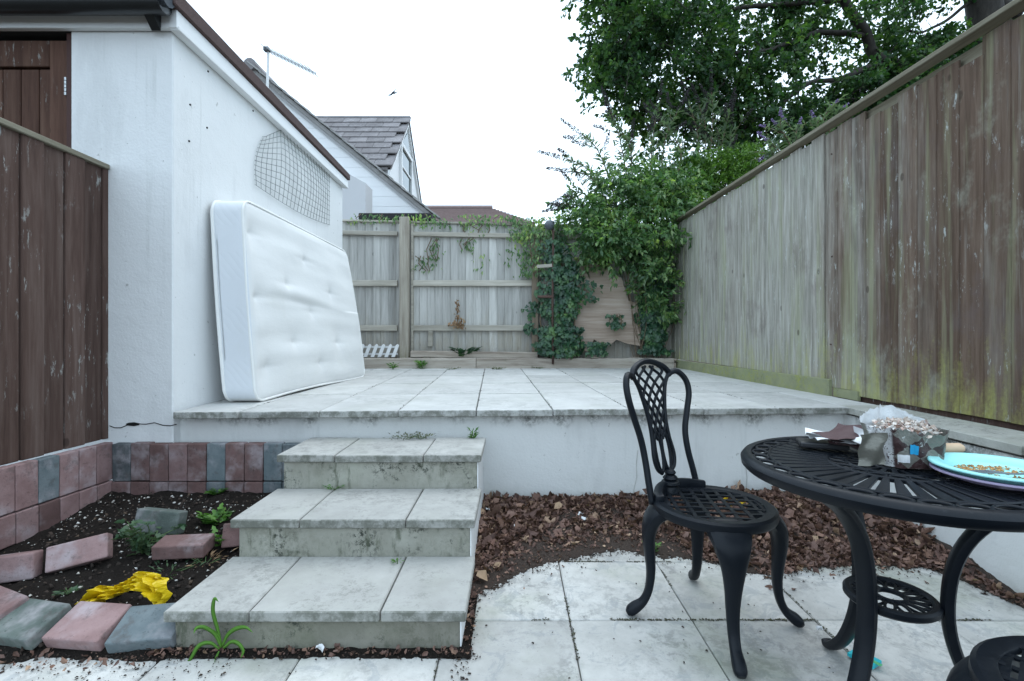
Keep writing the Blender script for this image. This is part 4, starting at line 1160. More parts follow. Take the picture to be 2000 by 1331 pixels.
def make_chair(label):
    ch = thing('chair', label, 'chair', (0, 0, 0), 'black cast metal bistro chairs')
    zs = .442
    MB().lathe([(.172, zs - .012), (.176, zs - .002), (.182, zs), (.206, zs + .001), (.215, zs - .006), (.217, zs - .022), (.212, zs - .034), (.205, zs - .036), (.203, zs - .020), (.176, zs - .018)], (0, 0, 0), 48, True).build('seat_rim', M['black'], ch, smooth='auto')
    sl_ = MB(); r_ = .178; step = .0470
    for d in (0, 1):
        dirv = Vector((math.cos(R(45 + 90 * d)), math.sin(R(45 + 90 * d)), 0)); pv = Vector((-dirv.y, dirv.x, 0))
        for k in range(-4, 5):
            off = k * step
            if abs(off) >= r_ - .01: continue
            hl = math.sqrt(r_ * r_ - off * off)
            n = max(2, int(hl * 2 / step))
            pts = [pv * off + dirv * (-hl + 2 * hl * i / n) + Vector((0, 0, zs - .006 + .0014 * (1 if (i + k + d) % 2 else -1))) for i in range(n + 1)]
            for i in range(n): sl_.bar(pts[i], pts[i + 1] + (pts[i + 1] - pts[i]) * .05, .0135, .005)
    sl_.build('seat_lattice', M['black'], ch, bevel=.0)
    # backrest in the plane leaning back
    def bp(s, h, off=0.0):
        t = (h - .44) / .5
        y = math.sqrt(max(0, .185 ** 2 - (s * .62) ** 2)) * (1 - .25 * t) + .155 * t + off
        return Vector((s, y, h))
    outer = [(.154, .425), (.150, .50), (.144, .58), (.150, .66), (.178, .74), (.202, .81), (.200, .865), (.168, .902), (.126, .895), (.093, .858), (.070, .79), (.055, .71), (.056, .64), (.066, .575), (.056, .530), (.028, .508)]
    for s in (-1, 1):
        p = spline([bp(s * a, h) for a, h in outer], 5)
        rad = [.0125 if i < len(p) * .55 else .0085 for i in range(len(p))]
        MB().tube(p, rad, 10).build('back_frame', M['black'], ch, smooth=True)
    MB().tube(spline([bp(s, h) for s, h in ((-.130, .893), (-.098, .924), (-.046, .944), (0, .950), (.046, .944), (.098, .924), (.130, .893))], 5), .0125, 10).build('top_rail', M['black'], ch, smooth=True)
    la = MB()
    def halfw(h):
        t = [(.62, .051), (.70, .051), (.79, .065), (.86, .090), (.90, .112), (.935, .07)]
        for (h0, w0), (h1, w1) in zip(t, t[1:]):
            if h <= h1: return w0 + (w1 - w0) * max(0, (h - h0) / (h1 - h0))
        return .06
    def tri(x): x = x % 1.0; return 4 * x - 1 if x < .5 else 3 - 4 * x
    for ph in (0, 1 / 3, 2 / 3):
        for s in (1, -1):
            pts = []
            for i in range(37):
                h = .635 + (.930 - .635) * i / 36
                pts.append(bp(s * tri((h - .635) / .34 + ph) * halfw(h) * .96, h))
            la.tube(pts, .0060, 6)
    la.build('lattice', M['black'], ch, smooth=True)
    ov = MB()
    for s in (-1, 1):
        ov.tube([bp(s * .024 + .021 * math.cos(a), .590 + .078 * math.sin(a)) for a in [2 * math.pi * k / 24 for k in range(24)]], .0065, 6, closed=True)
    ov.tube([bp(0, .50), bp(0, .58)], .006, 6)
    ov.build('splat', M['black'], ch, smooth=True)
    p0 = bp(0, .44)
    MB().lathe([(.001, .085), (.017, .08), (.022, .072), (.016, .064), (.024, .058), (.030, .050), (.024, .043), (.034, .037), (.036, .028), (.026, .022), (.036, .012), (.038, -.01), (.001, -.012)], (p0.x, p0.y - .004, .44), 20).build('turned_knob', M['black'], ch, smooth='auto')
    rings = []
    for i in range(17):
        a = R(38 + 104 * i / 16); rr_ = .192
        d = Vector((math.cos(a), math.sin(a), 0)); hh = .030 + .014 * math.sin(math.pi * i / 16)
        rings.append([d * (rr_ - .014) + Vector((0, 0, .425)), d * (rr_ + .018) + Vector((0, 0, .425)), d * (rr_ + .018) + Vector((0, 0, .432 + hh)), d * (rr_ - .014) + Vector((0, 0, .436 + hh))])
    MB().loft(rings).build('back_rail', M['black'], ch, bevel=.005, bseg=2, smooth='auto')
    path = [(.150, .418, .150, .05), (.195, .400, .140, .055), (.222, .365, .115, .055), (.232, .31, .080, .048), (.228, .24, .056, .040), (.224, .17, .044, .033), (.232, .105, .038, .029), (.252, .060, .036, .030), (.282, .034, .042, .040), (.300, .020, .040, .036), (.310, .012, .026, .020)]
    for q in (45, 135, 225, 315): leg_mesh(R(q), path, ch)
    return ch
ch1 = make_chair('black cast metal chair with lattice back standing left of the table')
ch2 = copy_tree(ch1)
ch1.location = (.738, 1.79, 0); ch1.rotation_euler = (0, 0, R(38))
ch2.location = (1.045, .795, 0); ch2.rotation_euler = (0, 0, R(176))
ch2['label'] = 'black cast metal chair cut off at the bottom right corner of the picture'

# ================================================================== ROUND TABLE
TX, TY, TH = 1.06, 1.36, .70
tb = thing('garden_table', 'round black cast metal garden table with slatted top and curved legs', 'table', (TX, TY, 0))
C0 = (TX, TY, 0)
MB().lathe([(.350, TH - .010), (.352, TH - .001), (.362, TH + .002), (.374, TH - .003), (.382, TH - .014), (.380, TH - .030), (.370, TH - .040), (.358, TH - .038), (.352, TH - .022)], C0, 72, True).build('rim', M['black'], tb, smooth='auto')
for r0_, r1_ in ((.298, .307), (.146, .155), (.098, .106), (.026, .046)):
    MB().lathe(lathe_ring(r0_, r1_, TH - .014, TH - .001, .003), C0, 64 if r0_ > .2 else 40, True).build('ring', M['black'], tb, smooth='auto')
NS = 44
sme = MB().prism([(.150, -.0066, TH - .012), (.302, -.0150, TH - .012), (.302, .0150, TH - .012), (.150, .0066, TH - .012)], (0, 0, .009)).mesh('slat', bevel=.0015); sme.materials.append(M['black'])
for k in range(NS):
    link('slat', sme, None, tb, C0, (0, 0, 2 * math.pi * k / NS))
circ = MB().tube([(.3285 + .0195 * math.cos(a), .0310 * math.sin(a), TH - .007) for a in [2 * math.pi * i / 18 for i in range(18)]], .0048, 6, closed=True).mesh('circle', smooth=True); circ.materials.append(M['black'])
for k in range(30): link('circle', circ, None, tb, C0, (0, 0, 2 * math.pi * (k + .5) / 30))
circ2 = MB().tube([(.126 + .020 * math.cos(a), .019 * math.sin(a), TH - .007) for a in [2 * math.pi * i / 16 for i in range(16)]], .0042, 6, closed=True).mesh('circle', smooth=True); circ2.materials.append(M['black'])
for k in range(18): link('circle', circ2, None, tb, C0, (0, 0, 2 * math.pi * k / 18))
spk = MB().prism([(.040, -.004, TH - .012), (.102, -.008, TH - .012), (.102, .008, TH - .012), (.040, .004, TH - .012)], (0, 0, .009)).mesh('spoke'); spk.materials.append(M['black'])
for k in range(18): link('spoke', spk, None, tb, C0, (0, 0, 2 * math.pi * k / 18))
sh_ = MB().lathe(lathe_ring(.090, .112, .314, .338, .006), C0, 48, True)
sf = sh_.build('shelf', M['black'], tb, smooth='auto')
MB().lathe(lathe_ring(.030, .040, .322, .336, .003), C0, 32, True).build('ring', M['black'], sf, smooth='auto')
pet = MB().tube([(.0655 + .0285 * math.cos(a), .0112 * math.sin(a),   .329) for a in [2 * math.pi * i / 18 for i in range(18)]], .004, 6, closed=True).mesh('petal', smooth=True); pet.materials.append(M['black'])
for k in range(14): link('petal', pet, None, sf, C0, (0, 0, 2 * math.pi * k / 14))
tpath = [(.345, .668, .054, .020), (.300, .650, .054, .028), (.230, .605, .052, .031), (.170, .535, .050, .031), (.135, .45, .048, .031), (.122, .35, .048, .031), (.128, .26, .048, .031), (.155, .17, .047, .030), (.200, .085, .046, .029), (.250, .030, .046, .029), (.280, .014, .044, .024), (.295, .020, .034, .018)]
for q in (208, 88, 328):
    lo = leg_mesh(R(q), tpath, tb, n=12, c0=Vector(C0))

# ================================================================== THINGS ON THE TABLE
def place(o, x, y, z=TH + .004): return (x, y, z)
pz = TH + .005
pc = Vector((1.207, 1.195, pz))
def plate_prof(r, h, t=.004):
    return [(.001, 0), (r * .70, 0), (r * .78, .003), (r * .85, h * .72), (r * .97, h * .86), (r, h * .9), (r * 1.004, h), (r * .99, h + t), (r * .96, h + t * .9), (r * .85, h * .9 + t), (r * .80, h * .5), (r * .76, .006), (r * .70, .0045), (.001, .0045)]
tag(MB().lathe(plate_prof(.1315, .016), pc + Vector((-.004, .003, 0)), 56).build('plate', M['lilac'], smooth=True), 'lilac plastic plate underneath the turquoise one on the table', 'plate', 'plastic plates stacked on the table')
tag(MB().lathe(plate_prof(.135, .022), pc + Vector((-.004, .003, .0095)), 56).build('plate', M['teal'], smooth=True), 'turquoise plastic plate with food scraps near the table edge', 'plate', 'plastic plates stacked on the table')
n = 260
ang = RNG.random(n) * 6.28; rad = np.sqrt(RNG.random(n)) * .085
clus = RNG.random(n) < .6
cc = np.array([(-.04, .045), (.01, .065), (-.06, .012), (.05, .05), (-.02, .03), (.05, .015)])[RNG.integers(0, 6, n)]
XY = np.where(clus[:, None], cc + RNG.normal(0, .010, (n, 2)) * np.array([1.8, .7]), np.stack([rad * np.cos(ang), rad * np.sin(ang)], 1))
Pc = np.column_stack([XY + np.array([pc.x - .004, pc.y + .003]), np.full(n, pc.z + .0142)])
fr = link('food_scraps', leaf_mesh('food_scraps', Pc, norm(np.column_stack([RNG.normal(0, 1, (n, 2)), np.zeros(n)])), upn(n, 3), RNG.uniform(.003, .011, n), RNG.uniform(.003, .006, n), 'chip'), M['crumb'])
tag(fr, 'brown food scraps smeared over the turquoise plate', 'food scraps', kind='stuff')
# fork
fk = MB(); fz = pc.z + .0215
def fp(t, lat):   # t along the fork from tines
    d = Vector((.985, -.17, 0)).normalized(); s_ = Vector((-d.y, d.x, 0))
    zc = .004 * math.sin(min(1, t / .09) * math.pi) + (.010 * max(0, t - .09) / .1) + max(0, .002)
    return Vector((pc.x - .098, pc.y - .018, fz)) + d * t + s_ * lat + Vector((0, 0, zc))
def fstrip(ts, ws, th=.0022, c0=0.0):
    rings = [[fp(t, c0 - w_ / 2), fp(t, c0 + w_ / 2), fp(t, c0 + w_ / 2) + Vector((0, 0, th)), fp(t, c0 - w_ / 2) + Vector((0, 0, th))] for t, w_ in zip(ts, ws)]
    fk.loft(rings)
for q in (-1.5, -.5, .5, 1.5): fstrip([0, .02, .046], [.002, .0034, .004], c0=q * .0066)
fstrip([.045, .055, .07, .082, .10, .14, .18], [.0245, .0235, .017, .010, .008, .011, .013])
tag(fk.build('fork', M['grey_plastic'], smooth='auto'), 'grey fork lying across the turquoise plate', 'fork')
# torn snack packet used as a bin
pkx, pky = 1.105, 1.365
pk2 = thing('snack_packet', 'torn brown and grey patterned packet full of pale scraps on the table', 'packet', (pkx, pky, TH))
NU, NV = 144, 14
def pkt(u, v):
    a = u * 2 * math.pi
    fold = .006 * math.sin(a * 5 + 1) + .004 * math.sin(a * 11 + v * 3)
    r_ = .074 + .012 * v + fold * (.3 + v) + .004 * mnoise.noise(Vector((math.cos(a) * 3, math.sin(a) * 3, v * 4)))
    sq = (abs(math.cos(a)) ** 4 + abs(math.sin(a)) ** 4) ** -.10
    top = .100 + .012 * mnoise.noise(Vector((math.cos(a) * 2.2, math.sin(a) * 2.2, 5))) + .010 * mnoise.noise(Vector((math.cos(a) * 9, math.sin(a) * 9, 2)))
    if math.sin(a) > .2: top += .058 * (math.sin(a) - .2)
    return Vector((pkx + r_ * sq * 1.08 * math.cos(a), pky + r_ * sq * .92 * math.sin(a), TH + .003 + v * top))
pm = MB().grid(pkt, NU, NV)
po = pm.build('packet_wall', M['packet'], pk2, smooth=True, fix=False)
uvl = po.data.uv_layers.new(name='UVMap')
vi = [l.vertex_index for l in po.data.loops]
for li, v_ in enumerate(vi):
    i, j = v_ % (NU + 1), v_ // (NU + 1)
    uvl.data[li].uv = (i / NU, j / NV)
MB().lathe([(.001, 0), (.072, 0)], (pkx, pky, TH + .004), 24).build('packet_base', M['foil'], pk2)
# blue label
lab = MB().grid(lambda u, v: pkt(.675 + .036 * u, .40 + .26 * v) + Vector((-.0015, -.0022, 0)), 4, 4).build('label', M['blue_label'], pk2, fix=False)
MB().grid(lambda u, v: pkt(.625 + .05 * u, .16 + .2 * v) + Vector((-.0015, -.0022, 0)), 4, 3).build('label', M['paper_white'], pk2, fix=False)
MB().grid(lambda u, v: Vector((pkx - .098 - .050 * u + .004 * math.sin(v * 9), pky - .055 + .03 * u + .006 * math.sin(u * 7 + v * 5), TH + .012 + .088 * v - .012 * u)), 8, 8).build('flap', M['foil'], pk2, fix=False, smooth=True)
n = 420
a_ = RNG.random(n) * 6.28; r_ = np.sqrt(RNG.random(n)) * .074
Pp = np.column_stack([pkx + r_ * np.cos(a_), pky + r_ * np.sin(a_) * .95, TH + .094 + .022 * (1 - (r_ / .08) ** 2) + RNG.normal(0, .005, n)])
sc_ = link('packet_scraps', leaf_mesh('packet_scraps', Pp, rdir(n), upn(n, .3), RNG.uniform(.006, .017, n), RNG.uniform(.005, .012, n), 'dead', .10), M['snack'])
tag(sc_, 'pale crumbled scraps heaped in the torn packet on the table', 'scraps', kind='stuff')
for lbl, a0, b0, mt_ in (('short tan cork-like stub standing behind the packet on the table', Vector((pkx + .10, pky + .015, TH + .05)), Vector((pkx + .118, pky + .028, TH + .082)), 'cream'), ('pale cream stub lying against the right of the packet', Vector((pkx + .085, pky - .01, TH + .045)), Vector((pkx + .155, pky - .005, TH + .045)), 'cream')):
    o = MB().tube([a0, a0.lerp(b0, .1), a0.lerp(b0, .9), b0], [.012, .0145, .0145, .011], 14).build('stub', M[mt_], smooth='auto')
    tag(o, lbl, 'stub', 'stubs by the packet')
# papers and brown wrapper to the left of the packet
tag(MB().box((.985, 1.545, TH + .014), (.135, .075, .020), (0, 0, R(-20))).build('black_wallet', M['black_case'], bevel=.006, bseg=2), 'flat black wallet under the papers at the back of the table', 'wallet')
def sheet(name, mat, c0, sx, sy, rz, bend, label, tilt=0.0, ph=0.0, cat='paper'):
    c0 = Vector(c0); m = Euler((0, tilt, R(rz))).to_matrix()
    top = MB()
    def fn(u, v, dz=0):
        p = Vector(((u - .5) * sx, (v - .5) * sy, bend * math.sin(u * 3.3 + ph) + .006 * math.sin(v * 6 + u * 4 + ph) + .004 * mnoise.noise(Vector((u * 4, v * 4, ph)))))
        return c0 + m @ p + Vector((0, 0, dz))
    top.grid(lambda u, v: fn(u, v), 12, 10); top.grid(lambda u, v: fn(u, v, -.0012), 12, 10)
    return tag(top.build(name, mat, fix=False, smooth=True), label, cat)
sheet('paper_sheet', M['paper_white'], (1.015, 1.515, TH + .034), .14, .085, -14, .006, 'white paper sheet on the black wallet, under the brown wrapper', ph=.4)
sheet('paper_sheet', M['paper_white'], (1.0, 1.53, TH + .042), .13, .08, -28, .007, 'crumpled white paper spread fan-like on the black wallet', ph=1.6)
sheet('brown_wrapper', M['paper_brown'], (1.02, 1.51, TH + .062), .12, .10, 20, .014, 'folded dark brown wrapper standing up from the papers on the table', -.42, 2.2, 'wrapper')
sheet('brown_wrapper', M['paper_brown'], (1.03, 1.475, TH + .026), .11, .05, -8, .005, 'flat dark brown wrapper lying under the white papers', .05, .9, 'wrapper')
sheet('paper_sheet', M['paper_white'], (1.045, 1.445, TH + .060), .05, .10, 8, .012, 'white paper sheet sticking up between brown wrapper and packet', -.9, 3.0)

# ================================================================== THINGS ON THE GROUND
def crumple(name, mat, ctrl, width, label, cat, seed, nu=40, nv=14, amp=.02, thick=.0):
    """ribbon of crumpled film along control points (x, y, z, width scale, twist)"""
    P = spline([Vector(c_[:3]) for c_ in ctrl], 8); S = spline([Vector((c_[3], c_[4], 0)) for c_ in ctrl], 8)
    n_ = len(P) - 1
    def fn(u, v):
        i = min(int(u * n_), n_ - 1); t = u * n_ - i
        p = P[i].lerp(P[i + 1], t); s = S[i].lerp(S[i + 1], t)
        tg = (P[i + 1] - P[i]).normalized(); sd_ = Vector((-tg.y, tg.x, 0)).normalized(); u2 = tg.cross(sd_)
        w_ = (v - .5) * width * s.x
        k = math.cos(s.y); q = p + sd_ * (w_ * k) + Vector((0, 0, 1)) * (w_ * math.sin(s.y))
        fold = (abs(((v * 4 + u * 5) % 1) - .5) - .25) * .5
        f2 = (abs(((v * 3 - u * 7 + .3) % 1) - .5) - .25) * .4
        ns = mnoise.noise(Vector((u * 9, v * 4, seed))) + .6 * mnoise.noise(Vector((u * 21, v * 9, seed + 3)))
        d = amp * (fold + f2 + ns * .8)
        nv_ = (Vector((0, 0, 1)) * k - sd_ * math.sin(s.y)).normalized()
        return q + nv_ * d + Vector((0, -d * .4, 0))
    return tag(MB().grid(fn, nu, nv).build(name, mat, fix=False), label, cat)
gz = lambda x, y: soil_h(x, y)
def gp_(px, py, z): return G(px, py, z)
a1 = [(148, 1188, .085), (175, 1166, .10), (212, 1160, .11), (245, 1146, .125), (266, 1134, .14), (290, 1140, .14), (312, 1158, .125), (318, 1184, .10)]
ctl = []
for k, (px, py, z) in enumerate(a1):
    p = W(px, py, 1.80 - .02 * k + .012 * k); ctl.append((p.x, p.y, p.z, [.5, 1.0, .75, .6, .8, 1.0, 1.1, .9][k], [.5, .9, .8, .9, 1.0, .8, 1.1, 1.2][k]))
crumple('yellow_bag', M['yellow'], ctl, .07, 'torn yellow plastic bag crumpled on the soil beside the lowest step', 'plastic bag', 3, 46, 12, .045)
c2 = [(1.16, 2.70, .110, .7, .7), (1.22, 2.70, .128, 1.0, .8), (1.29, 2.69, .125, 1.0, .7), (1.35, 2.67, .115, .9, .6), (1.42, 2.62, .105, .6, .4)]
crumple('yellow_bag', M['yellow'], c2, .07, 'yellow plastic bag in the dead leaves seen through the chair seat', 'plastic bag', 9, 40, 12, .03)
c3 = [(G(1300, 1012, .085).x, G(1300, 1012, .085).y, .098, 1, .2), (G(1318, 1015, .085).x, G(1318, 1015, .085).y, .104, 1, .4), (G(1333, 1017, .085).x, G(1333, 1017, .085).y, .096, .9, .3)]
crumple('blue_wrapper', M['pale_blue'], c3, .05, 'pale blue wrapper on the dead leaves below the chair seat', 'wrapper', 5, 14, 8, .012)
p = G(1688, 1292)
tag(MB().box((p.x, p.y, .010), (.075, .055, .012), (0, 0, R(-62))).build('cyan_card', M['cyan_card'], bevel=.001), 'small turquoise card box on the paving behind the table leg', 'card box')
MB().box((p.x + .006, p.y - .014, .0166), (.070, .014, .0012), (0, 0, R(-62))).build('green_band', M['green_print'], bpy.data.objects['cyan_card'])
tag(bpy.data.objects['green_band'])
# the band is a part of the card: express its place relative to the card (the card mesh is built in place)
for k, (px, py, s, lb) in enumerate(((625, 1275, .016, 'white paper scrap at the foot of the lowest step, right of the grass'), (1010, 1034, .02, 'white paper scrap among the dead leaves right of the steps'), (952, 1000, .02, 'pale lilac scrap in the leaf litter against the steps'), (1133, 1008, .022, 'pale curled scrap in the leaf litter left of the chair'), (1140, 1018, .016, 'small pale green scrap in the leaf litter left of the chair'), (1601, 1236, .012, 'tiny white scrap on the paving between chair and table'))):
    z = .085 if 940 < px < 1200 and py < 1020 else (.05 if py < 1040 else .012)
    q = G(px, py, z)
    sheet('paper_scrap', M['paper_white'], (q.x, q.y, z + .016), s * 1.6, s, 40 * k, .003, lb, .3, k, 'paper scrap')

# ================================================================== LEAF LITTER
BND = [(-.22, 1.86), (-.178, 1.906), (-.007, 2.126), (.233, 2.27), (.496, 2.377), (.73, 2.322), (.944, 2.245), (1.12, 2.127), (1.39, 2.196), (1.62, 2.196), (1.86, 2.21), (1.93, 2.08), (1.985, 1.85), (2.03, 1.7)]
def bnd(x):
    if x < -.22: return 9.0
    for (x0, y0_), (x1, y1_) in zip(BND, BND[1:]):
        if x <= x1: return y0_ + (y1_ - y0_) * (x - x0) / (x1 - x0)
    return 1.7
def litter_h(x, y):
    t = (y - bnd(x) - .07 * mnoise.noise(Vector((x * 4, y * 4, 8))) - .03 * mnoise.noise(Vector((x * 9, y * 9, 0))) - .035 * mnoise.noise(Vector((x * 26, y * 26, 0))) - .03 * mnoise.noise(Vector((x * 80, y * 80, 0)))) / .42
    if t < 0: return -.012
    t = min(1, t * .8); s = t ** 1.5
    m = 1 + .35 * math.exp(-((x - 1.45) / .4) ** 2)
    return .003 + s * .078 * m + min(1, t * 5) * (.007 * mnoise.noise(Vector((x * 12, y * 12, 1))) + .004)
lt = MB().grid(lambda u, v: Vector((-.19 + u * 2.21, 1.72 + v * 1.26, litter_h(-.19 + u * 2.21, 1.72 + v * 1.26))), 330, 200).build('litter_bed', M['mulch'], fix=False, smooth=True)
tag(lt, kind='structure')
def scatter(n, fn, xr, yr):
    out = []
    while len(out) < n:
        x, y = random.uniform(*xr), random.uniform(*yr)
        w_ = fn(x, y)
        if w_ > random.random(): out.append((x, y))
    return out
def dens(x, y):
    if y > edge_y(x) + .04: return 0
    t = (y - bnd(x)) / .3
    if t < 0: return .012 if t > -.5 else 0
    if mnoise.noise(Vector((x * 5, y * 5, 21))) > .22 and random.random() < .7: return 0.04
    return min(1, .10 + .80 * t + (.5 if x > .85 else 0)) if x > -.05 else min(1, .3 + t)
XYs = scatter(15000, dens, (-.19, 2.0), (1.75, 2.9))
P_ = np.array([(x, y, max(.004, litter_h(x, y)) + abs(random.gauss(0, .004))) for x, y in XYs])
edge_t = np.clip((P_[:, 1] - np.array([bnd(x) for x in P_[:, 0]])) / .35, 0, 1)
n = len(P_)
Ls = RNG.uniform(.012, .05, n) * (.3 + .7 * np.maximum(edge_t, (P_[:, 0] > .85) * .7)) * RNG.choice([.5, .8, 1.0, 1.35], n, p=[.3, .3, .25, .15])
half = n * 5 // 9
m1 = leaf_mesh('leaf_litter', P_[:half], norm(np.column_stack([RNG.normal(0, 1, (half, 2)), RNG.normal(.1, .4, half)])), upn(half, 1.2), Ls[:half], Ls[:half] * RNG.uniform(.45, .8, half), 'dead', .13)
m2 = leaf_mesh('leaf_litter_b', P_[half:], norm(np.column_stack([RNG.normal(0, 1, (n - half, 2)), RNG.normal(.1, .4, n - half)])), upn(n - half, 1.0), Ls[half:] * 1.15, Ls[half:] * RNG.uniform(.7, 1.1, n - half), 'ivy', .13)
bm_ = bmesh.new(); bm_.from_mesh(m1); bm_.from_mesh(m2); bm_.to_mesh(m1); bm_.free()
tag(link('leaf_litter', m1, M['dead_leaf']), 'brown dead leaves heaped along the foot of the retaining wall', 'dead leaves', kind='stuff')
# pale leaves that stand out
tl = [(1080, 1000, .06, 'largest pale leaf by the wall, midway between steps and chair'), (945, 1012, .05, 'pale leaf in the litter close against the side of the steps'), (1230, 985, .05, 'pale leaf at the wall foot just left of the chair'), (962, 1115, .045, 'pale leaf near the front corner of the litter by the steps'), (950, 1142, .06, 'reddish curled leaf nearest the lowest step'),
      (1115, 1052, .035, 'small pale leaf in the middle of the litter left of the chair'), (1790, 1060, .075, 'broad yellowish leaf in the litter behind the table legs'), (1812, 1082, .06, 'orange-tan leaf just in front of the broad yellowish one'), (1900, 1140, .035, 'tan leaf at the foot of the right wall'), (1580, 1065, .05, 'pale leaf in the litter between chair and table leg')]
for k, (px, py, s, lb_) in enumerate(tl):
    q = G(px, py, .06); z = max(.006, litter_h(q.x, q.y)); q = G(px, py, z)
    if q.y > edge_y(q.x): q.y = edge_y(q.x) - .02
    me = leaf_mesh('pale_leaf', [(q.x, q.y, z + .016)], [(math.cos(k * 2.1), math.sin(k * 2.1), .15)], [(jit(.5), -.4, 1)], s, s * .75, 'dead', .05)
    tag(link('pale_leaf', me, M['tan_leaf']), lb_, 'leaf', 'pale leaves on the leaf litter')
# crumbs of soil and leaf on the paving
def pav(x, y):
    if SX0 < x < SX1 and y > 1.6: return 0
    if x < -1.15 and y > 1.62: return 0
    d = 0.006
    if x < -.9: d += .5 * max(0, 1 - abs(y - 1.56) / .12)
    if -1.2 < x < -.1: d += 1.2 * max(0, 1 - abs(y - 1.60) / .028)
    if -.2 < x < -.13: d += .8 * (y < 1.95)
    t = y - bnd(x)
    if -.12 < t < 0: d += .4 * (1 + t / .12)
    if -.05 < t < 0: d += 1.2 * (1 + t / .05)
    return min(1, d * .6) if t < .02 else 0
XYs = scatter(2600, pav, (-2.0, 2.0), (1.45, 2.4))
n = len(XYs); P_ = np.array([(x, y, .004) for x, y in XYs]); Ls = .0018 + .010 * RNG.random(n) ** 3
tag(link('debris', leaf_mesh('debris', P_, norm(np.column_stack([RNG.normal(0, 1, (n, 2)), np.zeros(n)])), upn(n, 2.5), Ls, Ls * .6, 'chip', .05), M['clod']), 'small dark crumbs of soil and leaf scattered on the paving', 'debris', kind='stuff')
XYs = [(random.uniform(-1.2, -.15), random.gauss(1.604, .010)) for k in range(230)] + [(random.gauss(-.165, .012), random.uniform(1.59, 2.0)) for k in range(90)] + [(random.uniform(-2.1, -1.15), random.gauss(1.565, .03)) for k in range(190)]
n = len(XYs); P_ = np.array([(x, y, max(.012, soil_h(x, y) if x < -1.15 else .012)) for x, y in XYs]); Ls = .005 + .022 * RNG.random(n) ** 2
tag(link('edge_litter', leaf_mesh('edge_litter', P_, norm(np.column_stack([RNG.normal(0, 1, (n, 2)), RNG.normal(.1, .3, n)])), upn(n, 1.2), Ls, Ls * .6, 'dead', .12), M['dead_leaf']), 'bits of dead leaf along the foot of the steps and edging', 'leaf bits', kind='stuff')
# dirt and moss caught in the paving joints
JP = []
for i in range(-5, 6):
    x = .21 + .456 * i
    for k in range(150):
        y = random.uniform(1.45, 2.35)
        if mnoise.noise(Vector((x * 3, y * 4, 1))) > .05 and y < bnd(x) + .02 and not (SX0 - .02 < x < SX1 + .02 and y > 1.6) and not (x < -1.15 and y > 1.6): JP.append((x + random.gauss(0, .0022), y, .001))
for y in (1.80, 2.256):
    for k in range(900):
        x = random.uniform(-.15, 2.0)
        if mnoise.noise(Vector((x * 4, y * 3, 4))) > .0 and y < bnd(x) + .02: JP.append((x, y + random.gauss(0, .0022), .001))
for k in range(-3, 5):
    u = -0.217 + PITCH * k
    for q in range(110):
        v = random.uniform(0, 3.2)
        if mnoise.noise(Vector((u * 5, v * 3, 9))) > .12: JP.append((u * ca - v * sa + random.gauss(0, .003), 2.82 + u * sa + v * ca, TZ + .001))
n = len(JP); Ls = RNG.uniform(.003, .008, n)
tag(link('joint_dirt', leaf_mesh('joint_dirt', np.array(JP), norm(np.column_stack([RNG.normal(0, 1, (n, 2)), np.zeros(n)])), upn(n, 2), Ls, Ls * .7, 'chip', .08), M['moss_dark']), 'dark dirt and moss lodged in the paving joints', 'joint dirt', kind='stuff')
# bits on the soil
def bed(x, y): return 1.0 if y > 2.3 else (.45 if y > 1.75 else .15)
XYs = scatter(520, bed, (-2.24, -1.17), (1.62, 2.66))
n = len(XYs); P_ = np.array([(x, y, soil_h(x, y) + .001) for x, y in XYs]); Ls = .003 + .013 * RNG.random(n) ** 2.5
tag(link('soil_bits', leaf_mesh('soil_bits', P_, norm(np.column_stack([RNG.normal(0, 1, (n, 2)), np.zeros(n)])), upn(n, 2), Ls, Ls * .8, 'chip', .08), M['perlite']), 'white and tan flecks scattered over the dark soil bed', 'soil flecks', kind='stuff')
XYs = scatter(2100, lambda x, y: .5 if y > 1.64 else 1.0, (-2.24, -1.17), (1.50, 2.66))
n = len(XYs); P_ = np.array([(x, y, soil_h(x, y) - .002) for x, y in XYs]); Ls = RNG.uniform(.005, .022, n)
tag(link('soil_crumbs', leaf_mesh('soil_crumbs', P_, rdir(n), upn(n, 1), Ls, Ls * .8, 'chip', .12), M['clod']), 'brown soil clods and twigs on the planting bed', 'soil clods', kind='stuff')
# ================================================================== VEGETATION
def lobe_points(lobes, shell=2.0, clump=0.0, per=9):
    P, D = [], []
    for px, py, Y, rx, ry, n in lobes:
        c_ = np.array(W(px, py, Y)); ax = np.array([rx / F * Y, (rx + ry) * .42 / F * Y, ry / F * Y])
        d = rdir(n); r_ = RNG.random((n, 1)) ** (1 / shell)
        lump = 1 + .22 * np.sin(d[:, 0:1] * 5 + d[:, 2:3] * 4 + px) * np.cos(d[:, 1:2] * 6 + py)
        pos = c_ + d * ax * r_ * lump
        if clump:
            m = max(3, int(n / per)); cen = pos[:m]; idx = RNG.integers(0, m, n)
            pos = cen[idx] + RNG.normal(0, clump, (n, 3)) * np.array([1, 1, .7]); d = norm(d[:m][idx] + RNG.normal(0, .7, (n, 3)))
        P.append(pos); D.append(d)
    return np.vstack(P), np.vstack(D)

